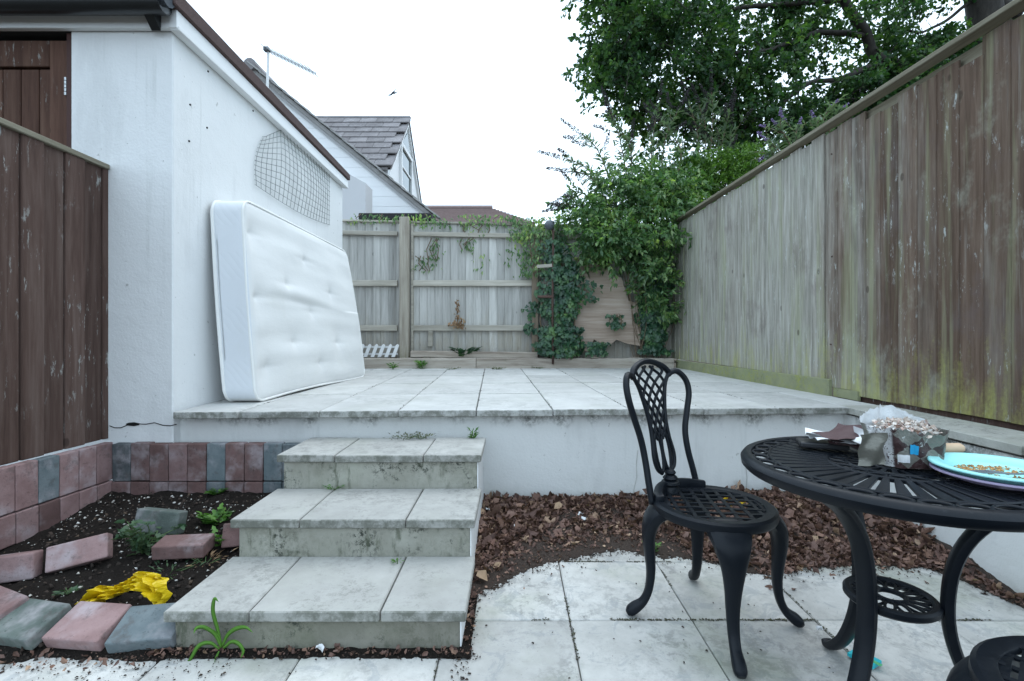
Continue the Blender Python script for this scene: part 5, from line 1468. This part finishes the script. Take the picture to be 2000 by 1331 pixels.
# ---- oak beyond the right fence
ok = thing('oak_tree', 'large dark green oak overhanging the right fence', 'tree', (9.3, 9.2, 0))
def limb(pts, r0, r1, n=5):
    p = spline([W(*q) if len(q) == 3 else Vector(q[:3]) for q in pts], n); m = len(p) - 1
    p = [q + Vector((mnoise.noise(q * 1.7), mnoise.noise(q * 1.7 + Vector((9, 0, 0))), mnoise.noise(q * 1.7 + Vector((0, 9, 0))))) * .10 * min(1, i / 3) for i, q in enumerate(p)]
    return p, [r0 + (r1 - r0) * (i / m) for i in range(m + 1)]
trunk = MB()
tp = spline([Vector((9.6, 9.4, -.1)), Vector((9.45, 9.3, 1.6)), Vector((9.3, 9.2, 3.2)), Vector((9.0, 9.1, 5.2)), Vector((8.6, 8.9, 7.4)), Vector((7.6, 8.7, 9.6))], 6)
trunk.tube(tp, [.52 - .34 * i / (len(tp) - 1) for i in range(len(tp))], 14)
trunk.build('trunk', M['bark'], ok, smooth=True)
limbs = [
 ([(1985, 30, 9.0), (1900, -15, 8.9), (1800, -60, 8.6), (1700, -110, 8.2)], .30, .12),
 ([(1990, 60, 9.0), (1850, 130, 8.8), (1735, 125, 8.5), (1690, 60, 8.3), (1640, -5, 8.1), (1590, -90, 8.0)], .20, .09),
 ([(1735, 120, 8.5), (1640, 150, 8.2), (1560, 175, 8.0), (1480, 230, 7.8), (1430, 290, 7.7)], .10, .02),
 ([(1690, 70, 8.3), (1600, 60, 8.1), (1500, 95, 7.9), (1400, 120, 7.7), (1310, 170, 7.6), (1250, 230, 7.5)], .09, .02),
 ([(1640, 0, 8.1), (1520, 10, 8.0), (1400, 20, 7.8), (1280, 40, 7.6), (1170, 30, 7.5)], .09, .02),
 ([(1735, 125, 8.5), (1680, 190, 8.3), (1600, 230, 8.2), (1560, 290, 8.1)], .07, .015),
 ([(1560, 175, 8.0), (1530, 130, 8.0), (1480, 80, 7.9)], .035, .012),
 ([(1850, 130, 8.8), (1800, 190, 8.7), (1700, 230, 8.6), (1640, 280, 8.5)], .07, .015),
 ([(1400, 120, 7.7), (1360, 60, 7.7), (1310, 20, 7.6)], .03, .01),
 ([(1560, 180, 8.0), (1545, 230, 8.0), (1500, 300, 8.0)], .025, .008),
 ([(1600, 150, 8.1), (1570, 200, 8.1), (1575, 260, 8.1)], .025, .008),
 ([(1900, 0, 8.9), (1840, 40, 8.8), (1780, 60, 8.7), (1700, 50, 8.6)], .06, .015),
 ([(1310, 170, 7.6), (1340, 240, 7.6), (1330, 300, 7.6)], .025, .008),
]
for lp_, r0_, r1_ in limbs:
    p, rs = limb(lp_, r0_ * .55, r1_ * .7)
    MB().tube(p, rs, 8).build('branch', M['bark'], ok, smooth=True)
oak_lobes = [
 (1225, 60, 7.4, 80, 75, 211), (1290, 110, 7.5, 100, 85, 272), (1195, 140, 7.3, 40, 50, 101), (1230, 215, 7.4, 55, 50, 114), (1185, 20, 7.4, 45, 36, 74),
 (1300, 20, 7.8, 110, 55, 189), (1400, -30, 8.0, 130, 60, 184), (1440, 150, 7.8, 85, 70, 228), (1400, 215, 7.6, 85, 55, 206), (1480, 235, 8.0, 85, 50, 189),
 (1330, 275, 7.5, 45, 45, 24), (1270, 255, 7.5, 35, 45, 24), (1470, 60, 8.2, 80, 45, 132), (1570, 35, 8.2, 90, 40, 132), (1580, 95, 8.4, 60, 35, 81),
 (1640, 215, 8.4, 90, 50, 292), (1560, 270, 8.3, 70, 40, 156), (1720, 180, 8.6, 90, 55, 292), (1780, 130, 8.8, 95, 45, 292), (1830, 85, 8.9, 75, 32, 170),
 (1700, 40, 8.6, 80, 40, 66), (1780, 30, 8.8, 60, 35, 39), (1650, 0, 8.8, 130, 45, 114), (1850, 5, 9.0, 45, 22, 26), (1600, -70, 8.8, 260, 70, 220), (1300, -80, 8.2, 200, 60, 132), (1480, 300, 7.9, 45, 30, 39), (1440, 320, 7.9, 35, 40, 26), (1740, 250, 8.7, 120, 40, 224), (1640, 290, 8.7, 90, 40, 149), (1880, 160, 9.2, 80, 60, 176),
]
P_, D_ = lobe_points(oak_lobes, 2.4, .17, 10)
D_ = D_ + np.array([0, 0, -.35])
C_, A_ = sprays(P_, D_, 15, .26, .9, .25)
n = len(C_); Ls = RNG.uniform(.065, .115, n)
tag(link('crown', leaf_mesh('oak_crown', C_, A_, upn(n, .8), Ls, Ls * .55, 'oak', .03, off=base_of(ok)), M['oak_leaf'], ok))
# twigs for the sprays that carry the outline
tw = MB()
for i in RNG.choice(len(P_), 900, replace=False):
    a_ = Vector(P_[i]); d = Vector(D_[i]).normalized()
    tw.tube([a_ - d * .25 + Vector((0, 0, .05)), a_, a_ + d * .25], [.007, .005, .002], 4, cap=False)
tw.build('twigs', M['bark'], ok, fix=False)

# ---- climbing shrub over the corner
cs = thing('climbing_shrub', 'bright green climbing shrub tumbling over the back right corner of the fence', 'shrub', (1.5, 6.3, .7))
cl = [(1150, 428, 6.25, 50, 36, 180), (1210, 402, 6.4, 80, 50, 300), (1290, 395, 6.4, 80, 55, 300), (1160, 485, 6.15, 42, 36, 150), (1215, 470, 6.1, 60, 36, 260), (1275, 465, 6.1, 45, 50, 220), (1278, 535, 6.1, 26, 40, 120), (1320, 400, 6.35, 40, 50, 180), (1240, 345, 6.6, 60, 35, 160), (1290, 600, 6.15, 15, 40, 60), (1330, 350, 6.7, 70, 40, 200)]
P_, D_ = lobe_points(cl, 2.0, .11, 8)
C_, A_ = sprays(P_, D_ + np.array([0, -.35, -.25]), 9, .15, .8, .45)
n = len(C_); Ls = RNG.uniform(.045, .095, n)
link('foliage', leaf_mesh('climber_leaves', C_, A_, upn(n, .9), Ls, Ls * .45, 'lance', .03, off=base_of(cs)), M['creeper_leaf'], cs)
sm = MB()
for k in range(16):
    x0 = 1.45 + .5 * random.random(); p0 = Vector((x0, 6.22 + jit(.08), .7)); p1 = Vector((x0 + jit(.25), 6.2 + jit(.12), 1.5 + jit(.2))); p2 = Vector((x0 + jit(.4), 6.2 + jit(.2), 2.3 + jit(.3)))
    sm.tube(spline([p0, p1, p2], 5), .004, 5)
sm.build('stems', M['stem'], cs, fix=False)

pv = thing('privet_bush', 'yellow-green bush rising behind the far end of the right fence', 'bush', (3.0, 6.9, 0))
pl_ = [(1400, 340, 6.8, 60, 35, 300), (1450, 325, 6.9, 45, 25, 220), (1360, 370, 6.7, 50, 40, 260), (1340, 345, 6.7, 40, 25, 120), (1420, 380, 6.8, 60, 40, 200), (1470, 310, 7.0, 25, 14, 60)]
P_, D_ = lobe_points(pl_, 2.4)
C_, A_ = sprays(P_, D_ + np.array([0, 0, .3]), 12, .14, .8, .0)
n = len(C_); Ls = RNG.uniform(.03, .06, n)
link('crown', leaf_mesh('privet_leaves', C_, A_, upn(n, .9), Ls, Ls * .45, 'lance', .03, off=base_of(pv)), M['privet_leaf'], pv)
MB().tube([(3.0, 6.9, -.1), (2.95, 6.85, 1.5), (2.9, 6.8, 3.1)], [.05, .035, .015], 7).build('trunk', M['stem'], pv, smooth=True)

# ---- buddleia: arching stems, narrow leaves, dried spikes
def buddleia(name, label, base, stems, spike_mat, seed, leafL=(.10, .20), per=26, width=.28):
    t = thing(name, label, 'shrub', base)
    smb = MB(); CC, AA, NN, LL = [], [], [], []; spk_C, spk_A, spk_L = [], [], []
    for k, st_ in enumerate(stems):
        pts = spline([W(*q) for q in st_], 8); m = len(pts) - 1
        smb.tube(pts, [.012 - .008 * i / m for i in range(m + 1)], 5)
        sides = []
        for i in range(3, m, 1):
            f = i / m
            tg = (pts[min(i + 1, m)] - pts[i - 1]).normalized()
            s_ = Vector((math.cos(i * 1.7 + k), math.sin(i * 1.7 + k), .1)); s_ = (s_ - tg * s_.dot(tg)).normalized()
            for sg in (-1, 1):
                for q in range(2):
                    CC.append(pts[i]); AA.append(s_ * sg * .9 + tg * .6 + Vector((jit(.5), jit(.5), jit(.4) - .15))); NN.append(Vector((jit(.5), jit(.5), 1))); LL.append(random.uniform(*leafL) * (1.05 - .45 * f))
            if i % 4 == 0 and f > .35:                       # side shoot
                e = pts[i] + (s_ * random.choice((-1, 1)) * .6 + tg * .8).normalized() * random.uniform(.12, .28)
                smb.tube([pts[i], e], [.004, .002], 4); sides.append((pts[i], e))
                for q in range(7):
                    w_ = random.random(); CC.append(pts[i].lerp(e, w_)); AA.append((e - pts[i]).normalized() * .6 + Vector((jit(1), jit(1), jit(.6)))); NN.append(Vector((jit(.5), jit(.5), 1))); LL.append(random.uniform(*leafL) * .65)
        ends = [(pts[-2], pts[-1], .32 if spike_mat == 'spike' else .09)] + [(a_, b_, .19 if spike_mat == 'spike' else .07) for a_, b_ in sides if random.random() < (.6 if spike_mat == 'spike' else .2)]
        for a_, b_, ln in ends:
            d = (b_ - a_).normalized(); d = (d + Vector((0, 0, -.1))).normalized()
            for q in range(170 if ln > .25 else (100 if ln > .15 else 44)):
                u = random.random(); r_ = (.026 if spike_mat == 'spike' else .013) * (1 - u * .75)
                o_ = Vector((jit(1), jit(1), jit(1))).normalized() * r_
                spk_C.append(b_ + d * u * ln + o_); spk_A.append(o_ + d * .006); spk_L.append(random.uniform(.010, .018))
    smb.build('stems', M['stem'], t, fix=False)
    L_ = np.array(LL)
    link('foliage', leaf_mesh(name + '_leaves', np.array([tuple(c_) for c_ in CC]), np.array([tuple(c_) for c_ in AA]), np.array([tuple(c_) for c_ in NN]), L_, L_ * width, 'lance', .02, off=base_of(t)), M['buddleia_leaf'], t)
    n_ = len(spk_C)
    link('flower_spikes', leaf_mesh(name + '_spikes', np.array([tuple(c_) for c_ in spk_C]), np.array([tuple(c_) for c_ in spk_A]), upn(n_, .5), np.array(spk_L), np.array(spk_L) * .8, 'chip', .1, off=base_of(t)), M[spike_mat], t)
    return t
buddleia('buddleia', 'tall buddleia with dried flower spikes above the back fence corner', tuple(W(1240, 480, 6.5)), [
 [(1225, 440, 6.45), (1180, 370, 6.4), (1140, 325, 6.35), (1098, 308, 6.3)],
 [(1215, 440, 6.45), (1190, 350, 6.4), (1165, 290, 6.4), (1135, 262, 6.35)],
 [(1235, 440, 6.5), (1225, 350, 6.5), (1210, 270, 6.5), (1192, 215, 6.5)],
 [(1245, 440, 6.5), (1235, 350, 6.5), (1230, 290, 6.5), (1205, 240, 6.5)],
 [(1205, 445, 6.4), (1170, 400, 6.3), (1130, 375, 6.3), (1108, 382, 6.25)],
 [(1215, 445, 6.4), (1180, 385, 6.3), (1150, 345, 6.3), (1115, 335, 6.25)],
 [(1260, 440, 6.5), (1270, 340, 6.5), (1275, 270, 6.5), (1285, 205, 6.5)],
 [(1270, 440, 6.5), (1290, 340, 6.5), (1300, 270, 6.5), (1325, 215, 6.5)],
 [(1290, 420, 6.5), (1330, 310, 6.5), (1310, 260, 6.5), (1295, 235, 6.5)],
 [(1200, 450, 6.4), (1160, 420, 6.3), (1125, 400, 6.25), (1103, 402, 6.2)]], 'spike', 1)
buddleia('buddleia', 'pale grey-green buddleia standing in front of the oak, behind the right fence', tuple(W(1370, 420, 6.9)), [
 [(1365, 420, 6.9), (1365, 330, 6.9), (1362, 260, 6.9), (1345, 200, 6.9)],
 [(1375, 420, 6.9), (1385, 320, 6.9), (1392, 240, 6.9), (1390, 180, 6.9)],
 [(1380, 420, 6.9), (1400, 320, 6.9), (1415, 260, 6.9), (1425, 215, 6.9)],
 [(1385, 420, 6.9), (1410, 340, 6.9), (1425, 290, 6.9), (1428, 250, 6.9)],
 [(1370, 420, 6.9), (1375, 320, 6.9), (1378, 250, 6.9), (1365, 205, 6.9)],
 [(1390, 420, 6.9), (1420, 350, 6.9), (1410, 300, 6.9), (1385, 270, 6.9)]], 'spike', 2, (.11, .22))
buddleia('buddleia', 'purple-flowered buddleia tops showing above the middle of the right fence', tuple(W(1560, 380, 5.6)), [
 [(1560, 360, 5.6), (1545, 290, 5.6), (1530, 260, 5.6), (1518, 245, 5.6)],
 [(1565, 360, 5.6), (1560, 290, 5.6), (1555, 262, 5.6), (1560, 245, 5.6)],
 [(1550, 370, 5.6), (1530, 310, 5.6), (1512, 285, 5.6), (1500, 275, 5.6)],
 [(1580, 350, 5.6), (1600, 270, 5.6), (1612, 225, 5.6), (1628, 205, 5.6)],
 [(1590, 350, 5.6), (1620, 260, 5.6), (1632, 225, 5.6), (1645, 212, 5.6)],
 [(1575, 350, 5.6), (1590, 290, 5.6), (1595, 250, 5.6), (1590, 232, 5.6)],
 [(1555, 370, 5.6), (1525, 320, 5.6), (1505, 300, 5.6), (1495, 305, 5.6)]], 'purple', 3, (.08, .14))

# ---- ivy
def stuff(o): o['kind'] = 'stuff'; return o
def ivy(name, label, regions, n, parent_loc, size=(.032, .064), mat='ivy_leaf', tpl='ivy', wr=.95):
    t = thing(name, label, 'ivy', parent_loc)
    CC, NN, AA = [], [], []
    tot = sum(r_[4] for r_ in regions)
    for px0, py0, px1, py1, wt, Y, dep in regions:
        k = int(n * wt / tot)
        u = RNG.random(k); v = RNG.random(k)
        for a_, b_ in zip(u, v):
            edge = 8 * math.sin(b_ * 9 + px0) + 6 * math.sin(b_ * 23 + px1)
            px = px0 + (px1 - px0) * a_ + edge * (1 if a_ > .5 else -1) * abs(a_ - .5) * 2
            py = py0 + (py1 - py0) * b_
            bulge = math.sin(math.pi * a_) ** .6
            y = Y - dep * bulge * (.35 + .65 * random.random()) + .03 * mnoise.noise(Vector((px * .03, py * .03, 0)))
            p = W(px, py, Y); CC.append((p.x, y, p.z))
            sx = (a_ - .5) * 1.4
            NN.append((sx + random.gauss(0, .45), -1 + random.gauss(0, .3), .45 + random.gauss(0, .35))); AA.append((random.gauss(0, .6), -.25, -1 + random.gauss(0, .4)))
    k = len(CC); L_ = RNG.uniform(*size, k)
    link('foliage', leaf_mesh(name + '_leaves', CC, AA, NN, L_, L_ * wr, tpl, .03, off=base_of(t)), M[mat], t)
    sb = MB()
    for px0, py0, px1, py1, wt, Y, dep in regions[:4]:
        for q in range(4):
            x_ = px0 + (px1 - px0) * (q + .5) / 4
            sb.tube([W(x_ + jit(6), py1, Y), W(x_ + jit(12), (py0 + py1) / 2, Y - dep * .2), W(x_ + jit(10), py0, Y)], .006, 4)
    sb.build('stems', M['stem'], t, fix=False)
    return t
ivy('ivy', 'dark ivy column climbing the rusty garden arch', [(1062, 470, 1098, 560, 1.0, 6.15, .14), (1056, 560, 1130, 690, 2.4, 6.15, .16), (1085, 500, 1128, 600, 1.1, 6.15, .14), (1052, 640, 1138, 694, 1.0, 6.12, .18), (1030, 590, 1052, 650, .35, 6.26, .04)], 2000, (.5, 6.15, .7))
ivy('ivy', 'dark ivy in the corner beside the plywood sheet', [(1248, 560, 1304, 690, 2.0, 6.2, .12), (1255, 520, 1300, 610, 1.0, 6.2, .12), (1150, 668, 1180, 692, .2, 6.05, .03), (1195, 615, 1212, 640, .15, 6.1, .02), (1135, 545, 1170, 590, .10, 6.12, .03)], 1800, (1.75, 6.2, .7))
ivy('creeper', 'leafy creeper draped along the top of the back fence by the lamp', [(1000, 425, 1100, 470, 1.6, 6.3, .12), (1030, 450, 1105, 540, 1.6, 6.22, .12), (900, 420, 1010, 440, .55, 6.33, .06), (680, 418, 850, 436, .55, 6.34, .06), (830, 425, 880, 445, .2, 6.3, .04), (1000, 440, 1050, 500, .5, 6.28, .06), (1010, 490, 1040, 540, .35, 6.28, .05)], 1350, (.2, 6.3, 2.4), (.035, .07), 'creeper_leaf', 'lance', .4)
ivy('creeper', 'thin strands of creeper hanging down the grey fence panel', [(838, 465, 862, 510, .5, 6.32, .02), (812, 500, 850, 530, .5, 6.32, .02), (905, 465, 922, 490, .4, 6.32, .02), (905, 440, 960, 460, .3, 6.32, .02), (920, 492, 955, 530, .2, 6.32, .02), (985, 485, 1000, 520, .2, 6.32, .02)], 190, (-.7, 6.32, 1.8), (.035, .065), 'creeper_leaf', 'lance', .35)

# ---- weeds and small plants
def tuft(name, label, c_, n, L, mat, spread=.8, tpl='lance', wr=.3, cat='weed', up=.9, rad=.02, stem=True, group=None):
    t = thing(name, label, cat, tuple(c_), group)
    CC, AA, NN, LL = [], [], [], []
    for k in range(n):
        a_ = random.random() * 6.28; r_ = rad * math.sqrt(random.random())
        h = random.random()
        p = Vector(c_) + Vector((math.cos(a_) * r_ * (.4 + h), math.sin(a_) * r_ * (.4 + h), h * L * up))
        CC.append(tuple(p)); AA.append((math.cos(a_) * spread, math.sin(a_) * spread, .3 + .5 * random.random())); NN.append((jit(.4), jit(.4), 1)); LL.append(L * random.uniform(.35, .75))
    L_ = np.array(LL)
    link('leaves', leaf_mesh(name + '_leaves', CC, AA, NN, L_, L_ * wr, tpl, .03, off=base_of(t)), M[mat], t)
    if stem:
        s_ = MB()
        for k in range(5): s_.tube([Vector(c_) - Vector((0, 0, .01)), Vector(c_) + Vector((jit(rad), jit(rad), L * up * .9))], .0018, 4)
        s_.build('stems', M['green_stem'], t, fix=False)
    return t
def onT(px, py): return G(px, py, TZ)
wl = [(768, 721, .075, 30, 'weed_leaf', 'low green weed at the sleeper foot nearest the mattress'), (824, 720, .085, 50, 'weed_leaf', 'bright green weed at the foot of the shorter sleeper'), (1100, 717, .085, 50, 'weed_leaf', 'bright green weed at the foot of the long sleeper'), (970, 721, .05, 60, 'moss', 'mossy clump at the foot of the long sleeper, left of the bright weed'), (1048, 719, .045, 50, 'moss', 'mossy clump just left of the bright weed at the long sleeper'), (885, 721, .045, 40, 'moss', 'mossy clump at the joint end of the shorter sleeper')]
for px, py, L, n, mt_, lb in wl:
    p = onT(px, py + 1); p.y -= .02; tuft('weed', lb, (p.x, p.y, TZ), n, L * (1.3 if mt_ != 'moss' else 1), mt_, .9, 'lance', .4, rad=.05 if mt_ != 'moss' else .09, up=.8 if mt_ != 'moss' else .35)
p = W(907, 670, 6.25); tuft('weed', 'dark green leafy weed at the foot of the grey fence panel', (p.x, 6.24, .73), 70, .15, 'ivy_leaf', 1.0, 'ivy', .8, rad=.14, up=.9)
p = W(838, 692, 6.12); tuft('weed', 'small ivy-green weed below the loose board', (p.x, 6.13, .70), 30, .07, 'ivy_leaf', 1.0, 'ivy', .8, rad=.08, up=.6)
p = W(990, 690, 6.12); tuft('weed', 'low green weed at the right end of the loose board', (p.x, 6.13, .70), 30, .06, 'ivy_leaf', 1.0, 'ivy', .8, rad=.09, up=.5)
# dried plant on the rail
dp = thing('dried_plant', 'dried tan seed head and stalk on the lower fence rail', 'dried plant', tuple(W(895, 640, 6.28)))
c_ = W(896, 636, 6.26)
n = 40; C_ = np.array(c_) + RNG.normal(0, 1, (n, 3)) * np.array([.05, .015, .03])
link('dry_leaves', leaf_mesh('dry_leaves', C_, rdir(n), upn(n, .4), RNG.uniform(.04, .08, n), RNG.uniform(.025, .05, n), 'dead', .08, off=base_of(dp)), M['dried'], dp)
n = 46; t_ = RNG.random(n)
C_ = np.array(W(893, 625, 6.27)) + np.column_stack([RNG.normal(0, .012, n), RNG.normal(0, .01, n), t_ * .26])
link('seed_head', leaf_mesh('seed_head', C_, rdir(n), upn(n, .5), .03, .016, 'chip', .1, off=base_of(dp)), M['dried'], dp)
MB().tube([W(893, 640, 6.28), W(892, 585, 6.28)], .004, 5).build('stalk', M['stem'], dp)
# plants in the soil bed
def onS(px, py):
    z = .12
    for _ in range(6): p = G(px, py, z); z = soil_h(p.x, p.y)
    return Vector((p.x, p.y, z))
p = onS(278, 1082)
rose = thing('rose_plant', 'leafy young rose growing between the loose bricks', 'plant', tuple(p))
sb = MB(); CC = []; AA = []; LL = []
for k in range(13):
    e = p + Vector((jit(.10), jit(.07), random.uniform(.04, .17)))
    e.x += (e.z - p.z) * .35
    sb.tube(spline([p, p.lerp(e, .5) + Vector((jit(.02), jit(.02), .02)), e], 4), .0022, 4)
    for q in range(11):
        w_ = .3 + .7 * random.random(); b_ = p.lerp(e, w_) + Vector((jit(.025), jit(.02), jit(.015)))
        CC.append(tuple(b_)); AA.append((jit(1), jit(1), jit(.4))); LL.append(random.uniform(.022, .042))
sb.build('stems', M['green_stem'], rose, fix=False)
L_ = np.array(LL); link('leaves', leaf_mesh('rose_leaves', CC, AA, upn(len(CC), 1.2), L_, L_ * .62, 'ivy', .03, off=base_of(rose)), M['rose_leaf'], rose)
tuft('weed', 'small bright weed at the back of the soil bed', onS(424, 965), 60, .055, 'weed_leaf', 1.0, 'ivy', .7, rad=.045, up=.5)
tuft('weed', 'leafy weed beside the second step in the soil bed', onS(425, 1036), 50, .08, 'weed_leaf', 1.0, 'ivy', .6, rad=.06, up=.8)
tuft('weed', 'low weed beside the flat red brick near the steps', onS(432, 1072), 34, .06, 'weed_leaf', 1.0, 'ivy', .6, rad=.05, up=.7)
tuft('weed', 'straggly dry weed on the soil behind the yellow bag', onS(330, 1120), 40, .05, 'rose_leaf', 1.0, 'lance', .3, rad=.09, up=.4)
tuft('weed', 'tiny weed on the dark soil left of the yellow bag', onS(136, 1160), 16, .04, 'rose_leaf', 1.0, 'ivy', .7, rad=.03, up=.5)
tuft('weed', 'grassy brown weed near the foot of the second riser', onS(400, 1100), 40, .05, 'dried', 1.0, 'lance', .15, rad=.07, up=.5)
# weeds on the steps and paving
p = G(655, 955, .30); tuft('weed', 'sprig of grass at the back of the second tread', (p.x, p.y - .01, .30), 30, .04, 'weed_leaf', 1.1, 'lance', .2, rad=.04, up=.4)
p = G(790, 856, .467); tuft('weed', 'dark mossy weed strip along the back of the top tread', (p.x, p.y - .01, .467), 80, .03, 'moss', .8, 'lance', .5, rad=.09, up=.5)
p = G(826, 856, .467); tuft('weed', 'second mossy clump on the top tread, right of the strip', (p.x, p.y - .012, .467), 50, .03, 'moss', .8, 'lance', .5, rad=.06, up=.5)
p = G(925, 856, .467); tuft('weed', 'small upright fern at the right end of the top tread', (p.x, p.y - .012, .467), 30, .055, 'weed_leaf', .7, 'lance', .3, rad=.02, up=.8)
p = G(775, 1100, .143); tuft('weed', 'tiny weed in the joint of the lowest tread', (p.x, p.y, .143), 14, .03, 'weed_leaf', 1.2, 'lance', .4, rad=.015, up=.3)
p = G(1275, 1080); tuft('weed', 'small bright weed in the paving joint left of the chair legs', (p.x, p.y, .0), 28, .05, 'weed_leaf', .9, 'ivy', .6, rad=.025, up=.8)
p = G(850, 775, TZ)
# long-bladed grass plant in front of the lowest step
gpnt = G(420, 1285)
gr = thing('strap_leaf_plant', 'strap-leaved green plant growing from the paving before the lowest step', 'plant', tuple(gpnt))
def blade(tips, wmax):
    pts = spline(tips, 6); m = len(pts) - 1; rings = []
    for i, q in enumerate(pts):
        tg = (pts[min(i + 1, m)] - pts[max(i - 1, 0)]).normalized(); sd_ = tg.cross(Vector((0, -1, .15))).normalized(); nn_ = sd_.cross(tg)
        f = i / m; w_ = wmax * (.55 + .45 * math.sin(min(1, f * 1.6) * math.pi / 2)) * (1 - f ** 4 * .97)
        rings.append([q - sd_ * w_, q + nn_ * w_ * .25, q + sd_ * w_, q + nn_ * (w_ * .25 - .0012)])
    return MB().loft(rings).build('blade', M['grass_leaf'], gr, smooth=True)
Yg = gpnt.y
bl = [[(432, 1262), (425, 1230), (416, 1195), (419, 1170), (427, 1176)], [(432, 1265), (420, 1240), (400, 1226), (384, 1227), (378, 1238)], [(428, 1268), (410, 1256), (388, 1262), (372, 1290), (366, 1308)], [(434, 1262), (445, 1240), (462, 1228), (480, 1226), (494, 1236)], [(436, 1266), (452, 1254), (466, 1258), (475, 1272), (470, 1286)], [(428, 1272), (422, 1285), (420, 1300), (418, 1312)], [(432, 1262), (428, 1245), (415, 1232), (408, 1232)]]
for k, tp_ in enumerate(bl):
    fw_ = [0, -.01, -.03, -.05, -.07][:len(tp_)]
    pts = [W(px, py, Yg + fw_[i] * (.6 if k % 2 else .25)) for i, (px, py) in enumerate(tp_)]
    for q in pts: q.z = max(q.z, .004)
    blade(pts, .0075 if k < 5 else .005)

# parts made of countless small pieces
for o in bpy.data.objects:
    if o.parent is not None and o.name.split('.')[0] in ('foliage', 'crown', 'leaves', 'stems', 'twigs', 'flower_spikes', 'dry_leaves', 'seed_head', 'elements'):
        o['kind'] = 'stuff'
